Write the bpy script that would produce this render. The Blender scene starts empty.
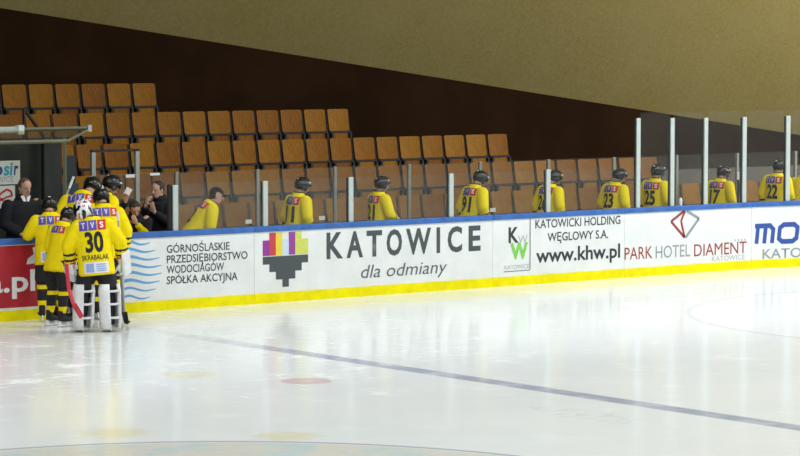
import bpy, bmesh, math, random
from mathutils import Vector, Matrix, Euler
from mathutils.bvhtree import BVHTree
random.seed(7)
PI = math.pi
SC = bpy.context.scene
COL = SC.collection

# ------------------------------------------------------------------ camera
F_PX, YAW, PITCH = 2685.9, 0.66531, 0.06613
CAM = Vector((-19.808, -32.998, 3.8095))
cd = bpy.data.cameras.new('camera')
cam = bpy.data.objects.new('camera', cd)
COL.objects.link(cam)
cam.location = CAM
cam.rotation_euler = (PI / 2 - PITCH, 0, -YAW)
cd.sensor_fit = 'HORIZONTAL'
cd.sensor_width = 36
cd.lens = F_PX / 800 * 36
cd.clip_end = 300
SC.camera = cam

# ------------------------------------------------------------------ world, lamps, exposure
SC.view_settings.view_transform = 'Standard'
SC.view_settings.look = 'None'
SC.view_settings.gamma = 1
SC.view_settings.exposure = 0.0
try:
    SC.view_settings.use_curve_mapping = False
except Exception:
    pass
w = bpy.data.worlds.new('hall'); SC.world = w
w.use_nodes = True
w.node_tree.nodes['Background'].inputs[0].default_value = (0.95, 1.0, 0.92, 1)
w.node_tree.nodes['Background'].inputs[1].default_value = 0.03

def area(name, loc, size, energy, rot=(0, 0, 0), col=(0.925, 0.97, 1.0), spread=PI):
    l = bpy.data.lights.new(name, 'AREA')
    l.shape = 'RECTANGLE'; l.size, l.size_y = size
    l.energy = energy; l.color = col; l.spread = spread
    o = bpy.data.objects.new(name, l); COL.objects.link(o)
    o.location = loc; o.rotation_euler = rot
    return o
# rows of roof lamps over the rink
for lx, le in ((-12, 340), (-4, 330), (4, 370), (12, 500), (20, 620)):
    for ly in (-5, -14, -24):
        area('rink_lamp', (lx, ly, 8.2), (3.0, 1.0), le * (1.0 if ly > -20 else 0.8), rot=(0, 0, 0))

# added unseen light, no known fixture, brightening the low end of roof and wall
area('added_roof_wash', (25, -4.0, 4.8), (2.0, 1.0), 980, rot=(math.radians(99), 0, math.radians(28)), col=(1, 0.96, 0.86))

def at(px, py, axis, val):
    """world point where the view ray of a picture position meets the plane axis = val"""
    F = Vector((math.sin(YAW) * math.cos(PITCH), math.cos(YAW) * math.cos(PITCH), -math.sin(PITCH)))
    R = Vector((math.cos(YAW), -math.sin(YAW), 0)); U = R.cross(F)
    d = F * F_PX + R * (px - 400) - U * (py - 228)
    return CAM + d * ((val - CAM[axis]) / d[axis])

# ------------------------------------------------------------------ materials
class NT:
    def __init__(s, m):
        m.use_nodes = True; s.t = m.node_tree; s.n = s.t.nodes; s.l = s.t.links
        s.bsdf = s.n.get('Principled BSDF'); s.out = s.n.get('Material Output')
    def node(s, ty, **kw):
        n = s.n.new(ty)
        for k, v in kw.items(): setattr(n, k, v)
        return n
    def put(s, sock, v):
        if isinstance(v, bpy.types.NodeSocket): s.l.new(v, sock)
        elif v is not None: sock.default_value = v
    def math(s, op, a, b=None, c=None, clamp=False):
        n = s.node('ShaderNodeMath', operation=op, use_clamp=clamp)
        s.put(n.inputs[0], a); s.put(n.inputs[1], b)
        if c is not None: s.put(n.inputs[2], c)
        return n.outputs[0]
    def mix(s, f, a, b):
        n = s.node('ShaderNodeMix', data_type='RGBA')
        s.put(n.inputs[0], f); s.put(n.inputs[6], a); s.put(n.inputs[7], b)
        return n.outputs[2]
    def noise(s, vec, scale, detail=4, rough=0.6, scl=None):
        if scl is not None:
            m = s.node('ShaderNodeMapping'); s.l.new(vec, m.inputs[0]); m.inputs[3].default_value = scl[:3]
            if len(scl) > 3: m.inputs[2].default_value = (0, 0, scl[3])
            vec = m.outputs[0]
        n = s.node('ShaderNodeTexNoise'); s.l.new(vec, n.inputs['Vector'])
        n.inputs['Scale'].default_value = scale; n.inputs['Detail'].default_value = detail
        n.inputs['Roughness'].default_value = rough
        return n.outputs['Fac']
    def ramp(s, f, lo, hi, a=0.0, b=1.0):
        n = s.node('ShaderNodeMapRange', interpolation_type='SMOOTHSTEP'); s.put(n.inputs[0], f)
        for i, v in ((1, lo), (2, hi), (3, a), (4, b)): n.inputs[i].default_value = v
        return n.outputs[0]

MATS = {}
def mat(name, col, rough=0.5, metal=0.0, var=0.0, vscale=12.0, spec=0.5, bump=0.0, stretch=None, coat=0.0, rnd=0.0):
    if name in MATS: return MATS[name]
    m = bpy.data.materials.new(name); t = NT(m)
    b = t.bsdf
    c1 = tuple(col) + (1,)
    b.inputs['Roughness'].default_value = rough
    b.inputs['Metallic'].default_value = metal
    b.inputs['Specular IOR Level'].default_value = spec
    b.inputs['Coat Weight'].default_value = coat
    out = c1
    co = t.node('ShaderNodeTexCoord').outputs['Object']
    nz = t.noise(co, vscale, 5, 0.6, stretch)
    v = max(var, 0.04)
    lo = tuple(max(0, c * (1 - v)) for c in col) + (1,); hi = tuple(min(1, c * (1 + v)) for c in col) + (1,)
    out = t.mix(t.ramp(nz, 0.3, 0.7), lo, hi)
    if rnd:
        r = t.node('ShaderNodeObjectInfo').outputs['Random']
        h = t.node('ShaderNodeHueSaturation'); t.l.new(out, h.inputs['Color'])
        t.l.new(t.math('MULTIPLY_ADD', r, rnd, 1 - rnd * 0.5), h.inputs['Value'])
        t.l.new(t.math('MULTIPLY_ADD', r, 0.016, 0.492), h.inputs['Hue'])
        out = h.outputs[0]
    t.put(b.inputs['Base Color'], out)
    if bump:
        bn = t.node('ShaderNodeBump'); bn.inputs['Strength'].default_value = bump
        bn.inputs['Distance'].default_value = 0.02
        t.l.new(nz, bn.inputs['Height']); t.l.new(bn.outputs[0], b.inputs['Normal'])
    MATS[name] = m
    return m

def glass_mat(name, tint, haze, gloss, streak=True):
    m = bpy.data.materials.new(name); t = NT(m)
    tr = t.node('ShaderNodeBsdfTransparent'); tr.inputs[0].default_value = tint + (1,)
    df = t.node('ShaderNodeBsdfDiffuse'); df.inputs[0].default_value = (0.8, 0.84, 0.82, 1)
    gl = t.node('ShaderNodeBsdfGlossy'); gl.inputs[1].default_value = 0.08; gl.inputs[0].default_value = (1, 1, 1, 1)
    co = t.node('ShaderNodeTexCoord').outputs['Object']
    n1 = t.noise(co, 1.6, 6, 0.65)
    n2 = t.noise(co, 9.0, 4, 0.7, (1.0, 1.0, 0.15))
    hz = t.math('MULTIPLY', t.math('ADD', t.math('MULTIPLY', n1, 1.2), t.math('MULTIPLY', n2, 0.8)), haze)
    m1 = t.node('ShaderNodeMixShader'); t.l.new(hz, m1.inputs[0]); t.l.new(tr.outputs[0], m1.inputs[1]); t.l.new(df.outputs[0], m1.inputs[2])
    m2 = t.node('ShaderNodeMixShader'); m2.inputs[0].default_value = gloss
    t.l.new(m1.outputs[0], m2.inputs[1]); t.l.new(gl.outputs[0], m2.inputs[2])
    t.l.new(m2.outputs[0], t.out.inputs[0])
    return m

YEL = (0.92, 0.72, 0.006)
M_jersey = mat('jersey_yellow', YEL, 0.8, spec=0.15, var=0.06, bump=0.15, vscale=9)
M_black = mat('black_cloth', (0.012, 0.012, 0.014), 0.8, var=0.2)
M_coat = mat('dark_coat', (0.005, 0.0055, 0.009), 0.85, var=0.25)
M_print = mat('black_print', (0.012, 0.012, 0.012), 0.7)
M_helm = mat('black_helmet', (0.010, 0.010, 0.011), 0.25, var=0.1)
M_skin = mat('skin', (0.56, 0.33, 0.24), 0.55, var=0.06)
M_hair = mat('dark_hair', (0.030, 0.020, 0.014), 0.7, var=0.3, vscale=60)
M_hairl = mat('brown_hair', (0.10, 0.060, 0.035), 0.7, var=0.3, vscale=60)
M_white = mat('white_gear', (0.78, 0.78, 0.78), 0.45, var=0.06)
M_grey = mat('grey_gear', (0.42, 0.43, 0.44), 0.5, var=0.1)
M_red = mat('red_paint', (0.55, 0.02, 0.04), 0.4)
M_purple = mat('violet_print', (0.10, 0.07, 0.42), 0.6)
M_redp = mat('red_print', (0.60, 0.02, 0.02), 0.6)
M_wprint = mat('white_print', (0.80, 0.80, 0.80), 0.6)
M_bprint = mat('pale_blue_print', (0.30, 0.42, 0.72), 0.6)
M_eye = mat('eye', (0.03, 0.02, 0.015), 0.2)
M_lip = mat('lip', (0.42, 0.17, 0.14), 0.5)
M_steel = mat('blade_steel', (0.65, 0.66, 0.68), 0.25, 0.9)
M_visor = glass_mat('visor', (0.85, 0.88, 0.88), 0.03, 0.10)
M_green = mat('green_print', (0.03, 0.16, 0.03), 0.6)

# ------------------------------------------------------------------ mesh helpers
def tag(o, label=None, cat=None, group=None, kind=None):
    if label: o['label'] = label
    if cat: o['category'] = cat
    if group: o['group'] = group
    if kind: o['kind'] = kind
    return o
def link(name, me, mats, parent=None, loc=None):
    o = bpy.data.objects.new(name, me); COL.objects.link(o)
    for m in (mats if isinstance(mats, (list, tuple)) else [mats]): me.materials.append(m)
    if parent: o.parent = parent
    if loc: o.location = loc
    return o
def mesh(bm, name, smooth=False):
    bmesh.ops.recalc_face_normals(bm, faces=bm.faces)
    me = bpy.data.meshes.new(name); bm.to_mesh(me); bm.free()
    if smooth:
        for p in me.polygons: p.use_smooth = True
    return me
def obj(name, bm, m, parent=None, smooth=False, bevel=0.0, off=None):
    """one mesh object; off = world origin to subtract (the parent's place)"""
    if off is not None:
        bmesh.ops.translate(bm, vec=-Vector(off), verts=bm.verts)
    o = link(name, mesh(bm, name, smooth), m, parent)
    if bevel:
        b = o.modifiers.new('bevel', 'BEVEL'); b.width = bevel; b.segments = 2; b.limit_method = 'ANGLE'
    return o
def empty(name, loc, label, cat, group=None, rz=0):
    o = bpy.data.objects.new(name, None); COL.objects.link(o)
    o.location = loc; o.rotation_euler = (0, 0, rz); o.empty_display_size = 0.1
    return tag(o, label, cat, group)
def box(bm, lo, hi, M=None):
    vs = [bm.verts.new((x, y, z)) for x in (lo[0], hi[0]) for y in (lo[1], hi[1]) for z in (lo[2], hi[2])]
    for f in ((0, 1, 3, 2), (4, 6, 7, 5), (0, 4, 5, 1), (2, 3, 7, 6), (0, 2, 6, 4), (1, 5, 7, 3)):
        bm.faces.new([vs[i] for i in f])
    if M is not None: bmesh.ops.transform(bm, matrix=M, verts=vs)
    return vs
def loft(bm, pts, radii, hint=(1, 0, 0), seg=14, M=None, caps=True, power=2.0):
    pts = [Vector(p) for p in pts]; hint = Vector(hint); rings = []; n = len(pts)
    for i, p in enumerate(pts):
        t = (pts[min(i + 1, n - 1)] - pts[max(i - 1, 0)]).normalized()
        s = hint - t * hint.dot(t)
        if s.length < 1e-4: s = Vector((0, 1, 0.01)) - t * t.y
        s.normalize(); u = t.cross(s)
        r = radii[i]; a, b = r if isinstance(r, (tuple, list)) else (r, r)
        ring = []
        for k in range(seg):
            th = 2 * PI * k / seg; c, sn = math.cos(th), math.sin(th)
            if power != 2.0:
                c = math.copysign(abs(c) ** (2 / power), c); sn = math.copysign(abs(sn) ** (2 / power), sn)
            ring.append(bm.verts.new(p + s * (a * c) + u * (b * sn)))
        rings.append(ring)
    for r0, r1 in zip(rings, rings[1:]):
        for k in range(seg):
            bm.faces.new((r0[k], r0[(k + 1) % seg], r1[(k + 1) % seg], r1[k]))
    if caps:
        bm.faces.new(rings[0][::-1]); bm.faces.new(rings[-1])
    vs = [v for r in rings for v in r]
    if M is not None: bmesh.ops.transform(bm, matrix=M, verts=vs)
    return vs
def ball(bm, c, r, M=None, seg=12):
    r = r if isinstance(r, (tuple, list)) else (r, r, r)
    T = Matrix.Translation(Vector(c)) @ Matrix.Diagonal((r[0], r[1], r[2], 1))
    if M is not None: T = M @ T
    return bmesh.ops.create_uvsphere(bm, u_segments=seg, v_segments=max(6, seg * 2 // 3), radius=1, matrix=T)['verts']
def remesh(bm, name, voxel, smooth=4, fac=0.5):
    bmesh.ops.recalc_face_normals(bm, faces=bm.faces)
    me = bpy.data.meshes.new('tmp'); bm.to_mesh(me); bm.free()
    o = bpy.data.objects.new('tmp', me); COL.objects.link(o)
    r = o.modifiers.new('r', 'REMESH'); r.mode = 'VOXEL'; r.voxel_size = voxel; r.use_smooth_shade = True
    s = o.modifiers.new('s', 'SMOOTH'); s.iterations = smooth; s.factor = fac
    dg = bpy.context.evaluated_depsgraph_get(); dg.update()
    out = bpy.data.meshes.new_from_object(o.evaluated_get(dg)); out.name = name
    bpy.data.objects.remove(o); bpy.data.meshes.remove(me)
    for p in out.polygons: p.use_smooth = True
    return out
def text_mesh(s, bold=0.0, shear=0.0, spacing=1.0):
    """flat lettering: list of verts (x, y) and faces, cap height scaled to 1"""
    c = bpy.data.curves.new('t', 'FONT'); c.body = s; c.size = 1.0; c.offset = bold; c.shear = shear
    c.space_character = spacing; c.resolution_u = 3
    o = bpy.data.objects.new('t', c); COL.objects.link(o)
    dg = bpy.context.evaluated_depsgraph_get(); dg.update()
    me = bpy.data.meshes.new_from_object(o.evaluated_get(dg))
    bm = bmesh.new(); bm.from_mesh(me)
    bpy.data.objects.remove(o); bpy.data.curves.remove(c); bpy.data.meshes.remove(me)
    return bm
_b = text_mesh('H'); CAPH = max(v.co.y for v in _b.verts); _b.free()

# ================================================================== SETTING
# ---- ice
def ice_material():
    m = bpy.data.materials.new('ice'); t = NT(m); b = t.bsdf
    pos = t.node('ShaderNodeNewGeometry').outputs['Position']
    sp = t.node('ShaderNodeSeparateXYZ'); t.l.new(pos, sp.inputs[0]); X, Y = sp.outputs[0], sp.outputs[1]
    base = t.mix(t.ramp(t.noise(pos, 0.35, 4, 0.6), 0.35, 0.65), (0.80, 0.840, 0.835, 1), (0.85, 0.870, 0.87, 1))
    # scratches and snow left by skates
    sc1 = t.ramp(t.noise(pos, 3.0, 6, 0.75, (0.35, 3.0, 1, 0.5)), 0.56, 0.70)
    sc2 = t.ramp(t.noise(pos, 3.0, 6, 0.75, (2.6, 0.3, 1, 0.9)), 0.58, 0.72)
    sn = t.ramp(t.noise(pos, 1.1, 6, 0.7), 0.52, 0.75)
    def dist(cx, cy):
        dx = t.math('SUBTRACT', X, cx); dy = t.math('SUBTRACT', Y, cy)
        return t.math('SQRT', t.math('ADD', t.math('MULTIPLY', dx, dx), t.math('MULTIPLY', dy, dy)))
    wear = t.ramp(dist(-1.5, -4.0), 2.0, 7.0, 1.0, 0.25)
    scr = t.math('MULTIPLY', t.math('MAXIMUM', t.math('MAXIMUM', sc1, sc2), sn), wear)
    snow = t.mix(t.math('MULTIPLY', scr, 0.8), base, (0.92, 0.93, 0.94, 1))
    col = snow
    nfade = t.ramp(t.noise(pos, 1.7, 4, 0.6), 0.25, 0.6, 0.45, 1.0)
    def band(v, c, h, soft=0.03):
        return t.ramp(t.math('ABSOLUTE', t.math('SUBTRACT', v, c)), h - soft, h + soft, 1.0, 0.0)
    # blue line across the rink, worn out near the gate
    bl = t.math('MULTIPLY', band(X, 0.0, 0.15), t.math('MULTIPLY', nfade, t.ramp(Y, -6.0, -2.2, 0.66, 0.12)))
    col = t.mix(bl, col, (0.15, 0.19, 0.36, 1))
    # red spot of the neutral zone
    d = dist(-1.65, -8.1)
    col = t.mix(t.math('MULTIPLY', t.ramp(d, 0.27, 0.32, 1, 0), 0.5), col, (0.62, 0.27, 0.30, 1))
    # centre circle with worn printed art inside
    d = dist(-7.84, -15.05)
    art = t.mix(t.ramp(t.noise(pos, 2.2, 3, 0.6), 0.45, 0.6), (0.66, 0.60, 0.48, 1), (0.42, 0.58, 0.58, 1))
    col = t.mix(t.math('MULTIPLY', t.ramp(d, 4.35, 4.5, 1, 0), 0.6), col, art)
    col = t.mix(t.math('MULTIPLY', band(d, 4.5, 0.04, 0.02), 0.75), col, (0.33, 0.38, 0.48, 1))
    # yellowish worn marks outside the circle
    for cx, cy in ((-5.63, -10.32), (-4.42, -11.54), (-2.38, -6.78)):
        e = t.math('ADD', dist(cx, cy), t.math('MULTIPLY', t.noise(pos, 5, 3), 0.5))
        col = t.mix(t.math('MULTIPLY', t.ramp(e, 0.45, 0.7, 1, 0), 0.55), col, (0.76, 0.70, 0.42, 1))
    # pale lettering like wear mark near the blue line
    e = t.math('ADD', t.math('MULTIPLY', t.math('ABSOLUTE', t.math('SUBTRACT', X, -1.05)), 2.2), t.math('MULTIPLY', t.math('ABSOLUTE', t.math('SUBTRACT', Y, -12.3)), 0.6))
    col = t.mix(t.math('MULTIPLY', t.ramp(e, 0.5, 1.0, 1, 0), t.ramp(t.noise(pos, 4, 2, 0.5, (1, 2.4, 1)), 0.5, 0.62, 0, 0.35)), col, (0.50, 0.62, 0.64, 1))
    # end zone face-off circle
    d = dist(10.75, -8.1)
    col = t.mix(t.math('MULTIPLY', band(d, 4.5, 0.05, 0.03), 0.38), col, (0.45, 0.44, 0.50, 1))
    col = t.mix(t.ramp(d, 4.4, 4.5, 0.5, 0), col, (0.90, 0.90, 0.91, 1))
    t.put(b.inputs['Base Color'], col)
    t.put(b.inputs['Roughness'], t.math('MULTIPLY_ADD', scr, 0.40, 0.11))
    b.inputs['IOR'].default_value = 1.20
    b.inputs['Specular IOR Level'].default_value = 0.5
    bn = t.node('ShaderNodeBump'); bn.inputs['Strength'].default_value = 0.05; bn.inputs['Distance'].default_value = 0.01
    t.l.new(t.math('ADD', scr, t.noise(pos, 40, 3)), bn.inputs['Height']); t.l.new(bn.outputs[0], b.inputs['Normal'])
    return m
SARC, RC = 13.2, 8.5                      # the straight board ends here and the corner begins
def bmap(s, z, d=0.0):
    """point of the board line: s along it, z up, d towards the ice"""
    if s <= SARC: return Vector((s, -d, z))
    a = (s - SARC) / RC
    return Vector((SARC + (RC - d) * math.sin(a), -RC + (RC - d) * math.cos(a), z))
bm = bmesh.new()
prof = [bmap(-20 + i * 0.5, 0) for i in range(67)] + [bmap(13.2 + i * 0.5, 0) for i in range(1, 27)]
prof += [Vector((21.7, -30, 0)), Vector((-20, -30, 0))]
top = [bm.verts.new(v) for v in prof]; bot = [bm.verts.new(v - Vector((0, 0, 0.1))) for v in prof]
bm.faces.new(top); bm.faces.new(bot[::-1])
for i in range(len(top)): bm.faces.new((top[i], top[(i + 1) % len(top)], bot[(i + 1) % len(top)], bot[i]))
ice = obj('floor', bm, ice_material()); tag(ice, 'white scratched ice sheet with faded lines', 'ice', kind='structure')

M_rubber = mat('black_rubber', (0.02, 0.02, 0.02), 0.8, var=0.3)
bm = bmesh.new(); box(bm, (-20, 0.02, -0.12), (34, 2.6, -0.005))
tag(obj('floor_bench', bm, M_rubber), 'black rubber floor behind the boards', 'floor', kind='structure')

# ---- terraces of the stand
ROW_Y = [3.2, 4.05, 4.9, 5.75, 6.6]; ROW_TOP = [1.315, 1.785, 2.258, 2.748, 3.230]
ROW_END = [18.94, 15.535, 12.519, 9.47, 5.886]
PITCH_S = 0.518
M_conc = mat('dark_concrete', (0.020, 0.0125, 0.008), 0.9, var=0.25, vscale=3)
bm = bmesh.new(); zlow = -0.12
for k in range(5):
    y0 = 2.62 if k == 0 else ROW_Y[k] - 0.40
    y1 = ROW_Y[k + 1] - 0.40 if k < 4 else 7.0
    x1 = 30.0 if k == 0 else ROW_END[k] + 0.12
    box(bm, (-14, y0, -0.12), (x1, y1, ROW_TOP[k] - 0.86))
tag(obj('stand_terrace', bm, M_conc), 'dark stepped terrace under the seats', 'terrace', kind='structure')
bm = bmesh.new(); box(bm, (15.75, 4.45, 0.9), (30, 4.60, 1.50))
tag(obj('trim_1', bm, mat('grey_parapet', (0.13, 0.11, 0.10), 0.85, var=0.15, vscale=2)), 'grey low parapet right of the seat rows', 'parapet', kind='structure')

# ---- dark back wall and the sloping roof shell
M_wall = mat('dark_brown_wall', (0.026, 0.0125, 0.006), 0.9, var=0.18, vscale=0.8, spec=0.03)
ZB = lambda x: 4.521 - (x - 2.984) * 0.1297       # border between wall and roof
bm = bmesh.new()
vs = [(-16, -0.1), (34, -0.1), (34, ZB(34)), (-16, ZB(-16))]
f = [bm.verts.new((x, 7.0, z)) for x, z in vs]; g = [bm.verts.new((x, 7.3, z)) for x, z in vs]
bm.faces.new(f); bm.faces.new(g[::-1])
for i in range(4): bm.faces.new((f[i], g[i], g[(i + 1) % 4], f[(i + 1) % 4]))
tag(obj('wall_back', bm, M_wall), 'dark brown wall behind the seats', 'wall', kind='structure')
def roof_mat():
    m = bpy.data.materials.new('beige_roof'); t = NT(m)
    co = t.node('ShaderNodeTexCoord').outputs['Object']
    n1 = t.noise(co, 14, 5, 0.75); n2 = t.noise(co, 0.6, 4, 0.6)
    c = t.mix(t.ramp(n1, 0.3, 0.7), (0.240, 0.188, 0.056, 1), (0.320, 0.255, 0.084, 1))
    c = t.mix(t.ramp(n2, 0.3, 0.75, 0, 0.35), c, (0.34, 0.285, 0.13, 1))
    t.put(t.bsdf.inputs['Base Color'], c); t.bsdf.inputs['Roughness'].default_value = 0.9
    bn = t.node('ShaderNodeBump'); bn.inputs['Strength'].default_value = 0.3; bn.inputs['Distance'].default_value = 0.02
    t.l.new(n1, bn.inputs['Height']); t.l.new(bn.outputs[0], t.bsdf.inputs['Normal'])
    return m
bm = bmesh.new()
rp = [(7.3, -0.3), (7.0, 0.0), (4.6, 3.5), (2.8, 5.0), (0.0, 6.6), (-5, 8.7), (-12, 10.6), (-22, 11.8), (-36, 12.0)]
lo0, lo1, hi0, hi1 = [], [], [], []
for y, dz in rp:
    lo0.append(bm.verts.new((-16, y, ZB(-16) + dz))); lo1.append(bm.verts.new((34, y, ZB(34) + dz)))
    hi0.append(bm.verts.new((-16, y + 0.12, ZB(-16) + dz + 0.25))); hi1.append(bm.verts.new((34, y + 0.12, ZB(34) + dz + 0.25)))
for i in range(len(rp) - 1):
    bm.faces.new((lo0[i], lo1[i], lo1[i + 1], lo0[i + 1])); bm.faces.new((hi0[i], hi0[i + 1], hi1[i + 1], hi1[i]))
    bm.faces.new((lo0[i], lo0[i + 1], hi0[i + 1], hi0[i])); bm.faces.new((lo1[i], hi1[i], hi1[i + 1], lo1[i + 1]))
bm.faces.new((lo0[0], hi0[0], hi1[0], lo1[0])); bm.faces.new((lo0[-1], lo1[-1], hi1[-1], hi0[-1]))
tag(obj('ceiling', bm, roof_mat(), smooth=False), 'beige underside of the sloping roof shell', 'ceiling', kind='structure')

# ================================================================== SEATS
def wood_mat():
    m = mat('seat_plywood', (0.275, 0.104, 0.0015), 0.55, var=0.22, vscale=7, stretch=(6, 6, 0.8), rnd=0.42, spec=0.18)
    return m
M_wood = wood_mat(); M_iron = mat('black_iron', (0.012, 0.010, 0.009), 0.6)
def make_seat():
    root = empty('folding_seat', (0, 0, 0), '-', 'seat')
    W = 0.228
    Mt = Matrix.Translation((0, 0.03, 0.468)) @ Matrix.Rotation(-0.16, 4, 'X')
    # curved plywood back
    bm = bmesh.new(); nx, nz = 8, 5; fr, bk = [], []
    for i in range(nx + 1):
        u = -1 + 2 * i / nx
        for j in range(nz + 1):
            v = j / nz
            wx = W * (1 - 0.03 * (1 - v)); yy = -0.022 * u * u
            rz = 0.397 * v
            if abs(u) == 1 and j in (0, nz): rz += 0.012 * (1 if j == 0 else -1)
            fr.append(bm.verts.new((u * wx, yy - 0.008, rz))); bk.append(bm.verts.new((u * wx, yy + 0.008, rz)))
    q = lambda i, j: i * (nz + 1) + j
    for i in range(nx):
        for j in range(nz):
            bm.faces.new((fr[q(i, j)], fr[q(i + 1, j)], fr[q(i + 1, j + 1)], fr[q(i, j + 1)]))
            bm.faces.new((bk[q(i, j)], bk[q(i, j + 1)], bk[q(i + 1, j + 1)], bk[q(i + 1, j)]))
    for i in range(nx):
        for j in (0, nz): bm.faces.new((fr[q(i, j)], bk[q(i, j)], bk[q(i + 1, j)], fr[q(i + 1, j)]))
    for j in range(nz):
        for i in (0, nx): bm.faces.new((fr[q(i, j)], fr[q(i, j + 1)], bk[q(i, j + 1)], bk[q(i, j)]))
    bmesh.ops.transform(bm, matrix=Mt, verts=bm.verts)
    obj('backrest', bm, M_wood, root, smooth=False)
    # folded plywood seat pan, standing up in front of the back's lower edge
    bm = bmesh.new()
    box(bm, (-0.165, -0.075, 0.02), (0.165, -0.058, 0.425), Matrix.Rotation(-0.06, 4, 'X'))
    obj('seat_pan', bm, M_wood, root, bevel=0.008)
    # iron frame: cross bar and two side brackets
    bm = bmesh.new(); box(bm, (-0.238, -0.03, 0.428), (0.238, 0.02, 0.472)); 
    obj('cross_bar', bm, M_iron, root)
    for s in (-1, 1):
        bm = bmesh.new()
        box(bm, (s * 0.205 - 0.014, -0.06, 0.0), (s * 0.205 + 0.014, 0.02, 0.42))
        box(bm, (s * 0.205 - 0.03, -0.09, 0.27), (s * 0.205 + 0.012, -0.03, 0.44))
        box(bm, (s * 0.244 - 0.013, 0.02, 0.38), (s * 0.244 + 0.013, 0.045, 0.85), Matrix.Translation((0, 0.0, 0)) @ Matrix.Translation((0, 0.03, 0.40)) @ Matrix.Rotation(-0.16, 4, 'X') @ Matrix.Translation((0, -0.03, -0.40)))
        obj('bracket', bm, M_iron, root)
    bm = bmesh.new()
    for x in (-0.09, 0.09):
        vs = ball(bm, (x, -0.014, 0.30), (0.008, 0.004, 0.008), None, 8)
    bmesh.ops.transform(bm, matrix=Mt, verts=bm.verts)
    obj('rivet', bm, mat('dull_rivet', (0.30, 0.25, 0.18), 0.6), root)
    return root
proto = make_seat(); first = True
ROWN = ['lowest row', 'second lowest row', 'middle row', 'second highest row', 'top row']
def ordinal(n):
    W1 = ['', 'first', 'second', 'third', 'fourth', 'fifth', 'sixth', 'seventh', 'eighth', 'ninth', 'tenth', 'eleventh', 'twelfth', 'thirteenth', 'fourteenth', 'fifteenth', 'sixteenth', 'seventeenth', 'eighteenth', 'nineteenth', 'twentieth']
    if n <= 20: return W1[n]
    t, u = divmod(n, 10); T = {2: 'twent', 3: 'thirt', 4: 'fort'}[t]
    return T + 'ieth' if u == 0 else T + 'y ' + W1[u]
for k in range(5):
    y = ROW_Y[k]; i = 0
    xl = at(-14, 150, 1, y).x
    while True:
        x = ROW_END[k] - PITCH_S * (i + 0.5)
        if x < xl: break
        if first: r = proto; first = False
        else:
            r = proto.copy(); COL.objects.link(r)
            for c in proto.children:
                d = c.copy(); COL.objects.link(d); d.parent = r
        r.location = (x, y, ROW_TOP[k] - 0.86)
        tag(r, ('brown plywood seat at the right end of %s' % ROWN[k]) if i == 0 else
            'brown plywood seat, %s from right end of %s' % (ordinal(i + 1), ROWN[k]), 'seat', 'plywood seats in the ' + ROWN[k])
        i += 1

# ================================================================== RINK BOARDS
def board_mat():
    m = bpy.data.materials.new('white_board'); t = NT(m); co = t.node('ShaderNodeTexCoord').outputs['Object']
    c = t.mix(t.ramp(t.noise(co, 2.5, 4), 0.3, 0.7), (0.72, 0.745, 0.735, 1), (0.79, 0.81, 0.80, 1))
    k = t.ramp(t.noise(co, 5, 5, 0.7, (0.5, 1, 2.6)), 0.66, 0.74, 0, 0.45)      # puck and stick scuffs
    t.put(t.bsdf.inputs['Base Color'], t.mix(k, c, (0.40, 0.40, 0.41, 1))); t.bsdf.inputs['Roughness'].default_value = 0.35
    return m
M_board = board_mat()
M_rail = mat('blue_rail', (0.035, 0.13, 0.42), 0.4, var=0.15, vscale=5)
M_kick = mat('yellow_kick', (0.82, 0.72, 0.001), 0.5, spec=0.12, var=0.08, vscale=4)
def redworn():
    m = bpy.data.materials.new('worn_red_board'); t = NT(m)
    co = t.node('ShaderNodeTexCoord').outputs['Object']
    n = t.noise(co, 5, 6, 0.75, (1, 1, 0.6)); n2 = t.noise(co, 1.5, 4, 0.6)
    c = t.mix(t.ramp(n2, 0.3, 0.7), (0.36, 0.012, 0.022, 1), (0.47, 0.02, 0.035, 1))
    c = t.mix(t.ramp(n, 0.66, 0.70, 0, 0.8), c, (0.6, 0.55, 0.55, 1))
    t.put(t.bsdf.inputs['Base Color'], c); t.bsdf.inputs['Roughness'].default_value = 0.4
    return m
M_redb = redworn()
BH = 1.164
def strip(bm, s0, s1, z0, z1, d0, d1):
    n = max(1, int((s1 - s0) / 0.25) + 1) if s1 > SARC else 1
    rows = []
    for i in range(n + 1):
        s = s0 + (s1 - s0) * i / n
        rows.append([bm.verts.new(bmap(s, z, d)) for z, d in ((z0, d0), (z1, d0), (z1, d1), (z0, d1))])
    for a, b in zip(rows, rows[1:]):
        for k in range(4): bm.faces.new((a[k], a[(k + 1) % 4], b[(k + 1) % 4], b[k]))
    bm.faces.new(rows[0][::-1]); bm.faces.new(rows[-1])
def board(s0, s1, label):
    c = bmap((s0 + s1) / 2, 0); r = empty('rink_board', c, label, 'rink board', 'advertising boards around the ice')
    bm = bmesh.new(); strip(bm, s0 + 0.003, s1 - 0.003, 0.0, BH - 0.085, -0.09, 0.0)
    obj('panel', bm, M_board, r, off=c)
    bm = bmesh.new(); strip(bm, s0 + 0.002, s1 - 0.002, BH - 0.085, BH, -0.11, 0.022)
    obj('top_rail', bm, M_rail, r, off=c, bevel=0.01)
    bm = bmesh.new(); strip(bm, s0 + 0.002, s1 - 0.002, 0.0, 0.150, 0.0, 0.016)
    obj('kick_plate', bm, M_kick, r, off=c)
    return r, c
def sz(px, py):
    p = at(px, py, 1, 0.0)
    return p.x, p.z
def onboard(bm, r, c, m, name, d=0.003):
    """place artwork drawn in (s, z) on the board face"""
    for v in bm.verts: v.co = bmap(v.co.x, v.co.y, d)
    return obj(name, bm, m, r, off=c)
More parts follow.
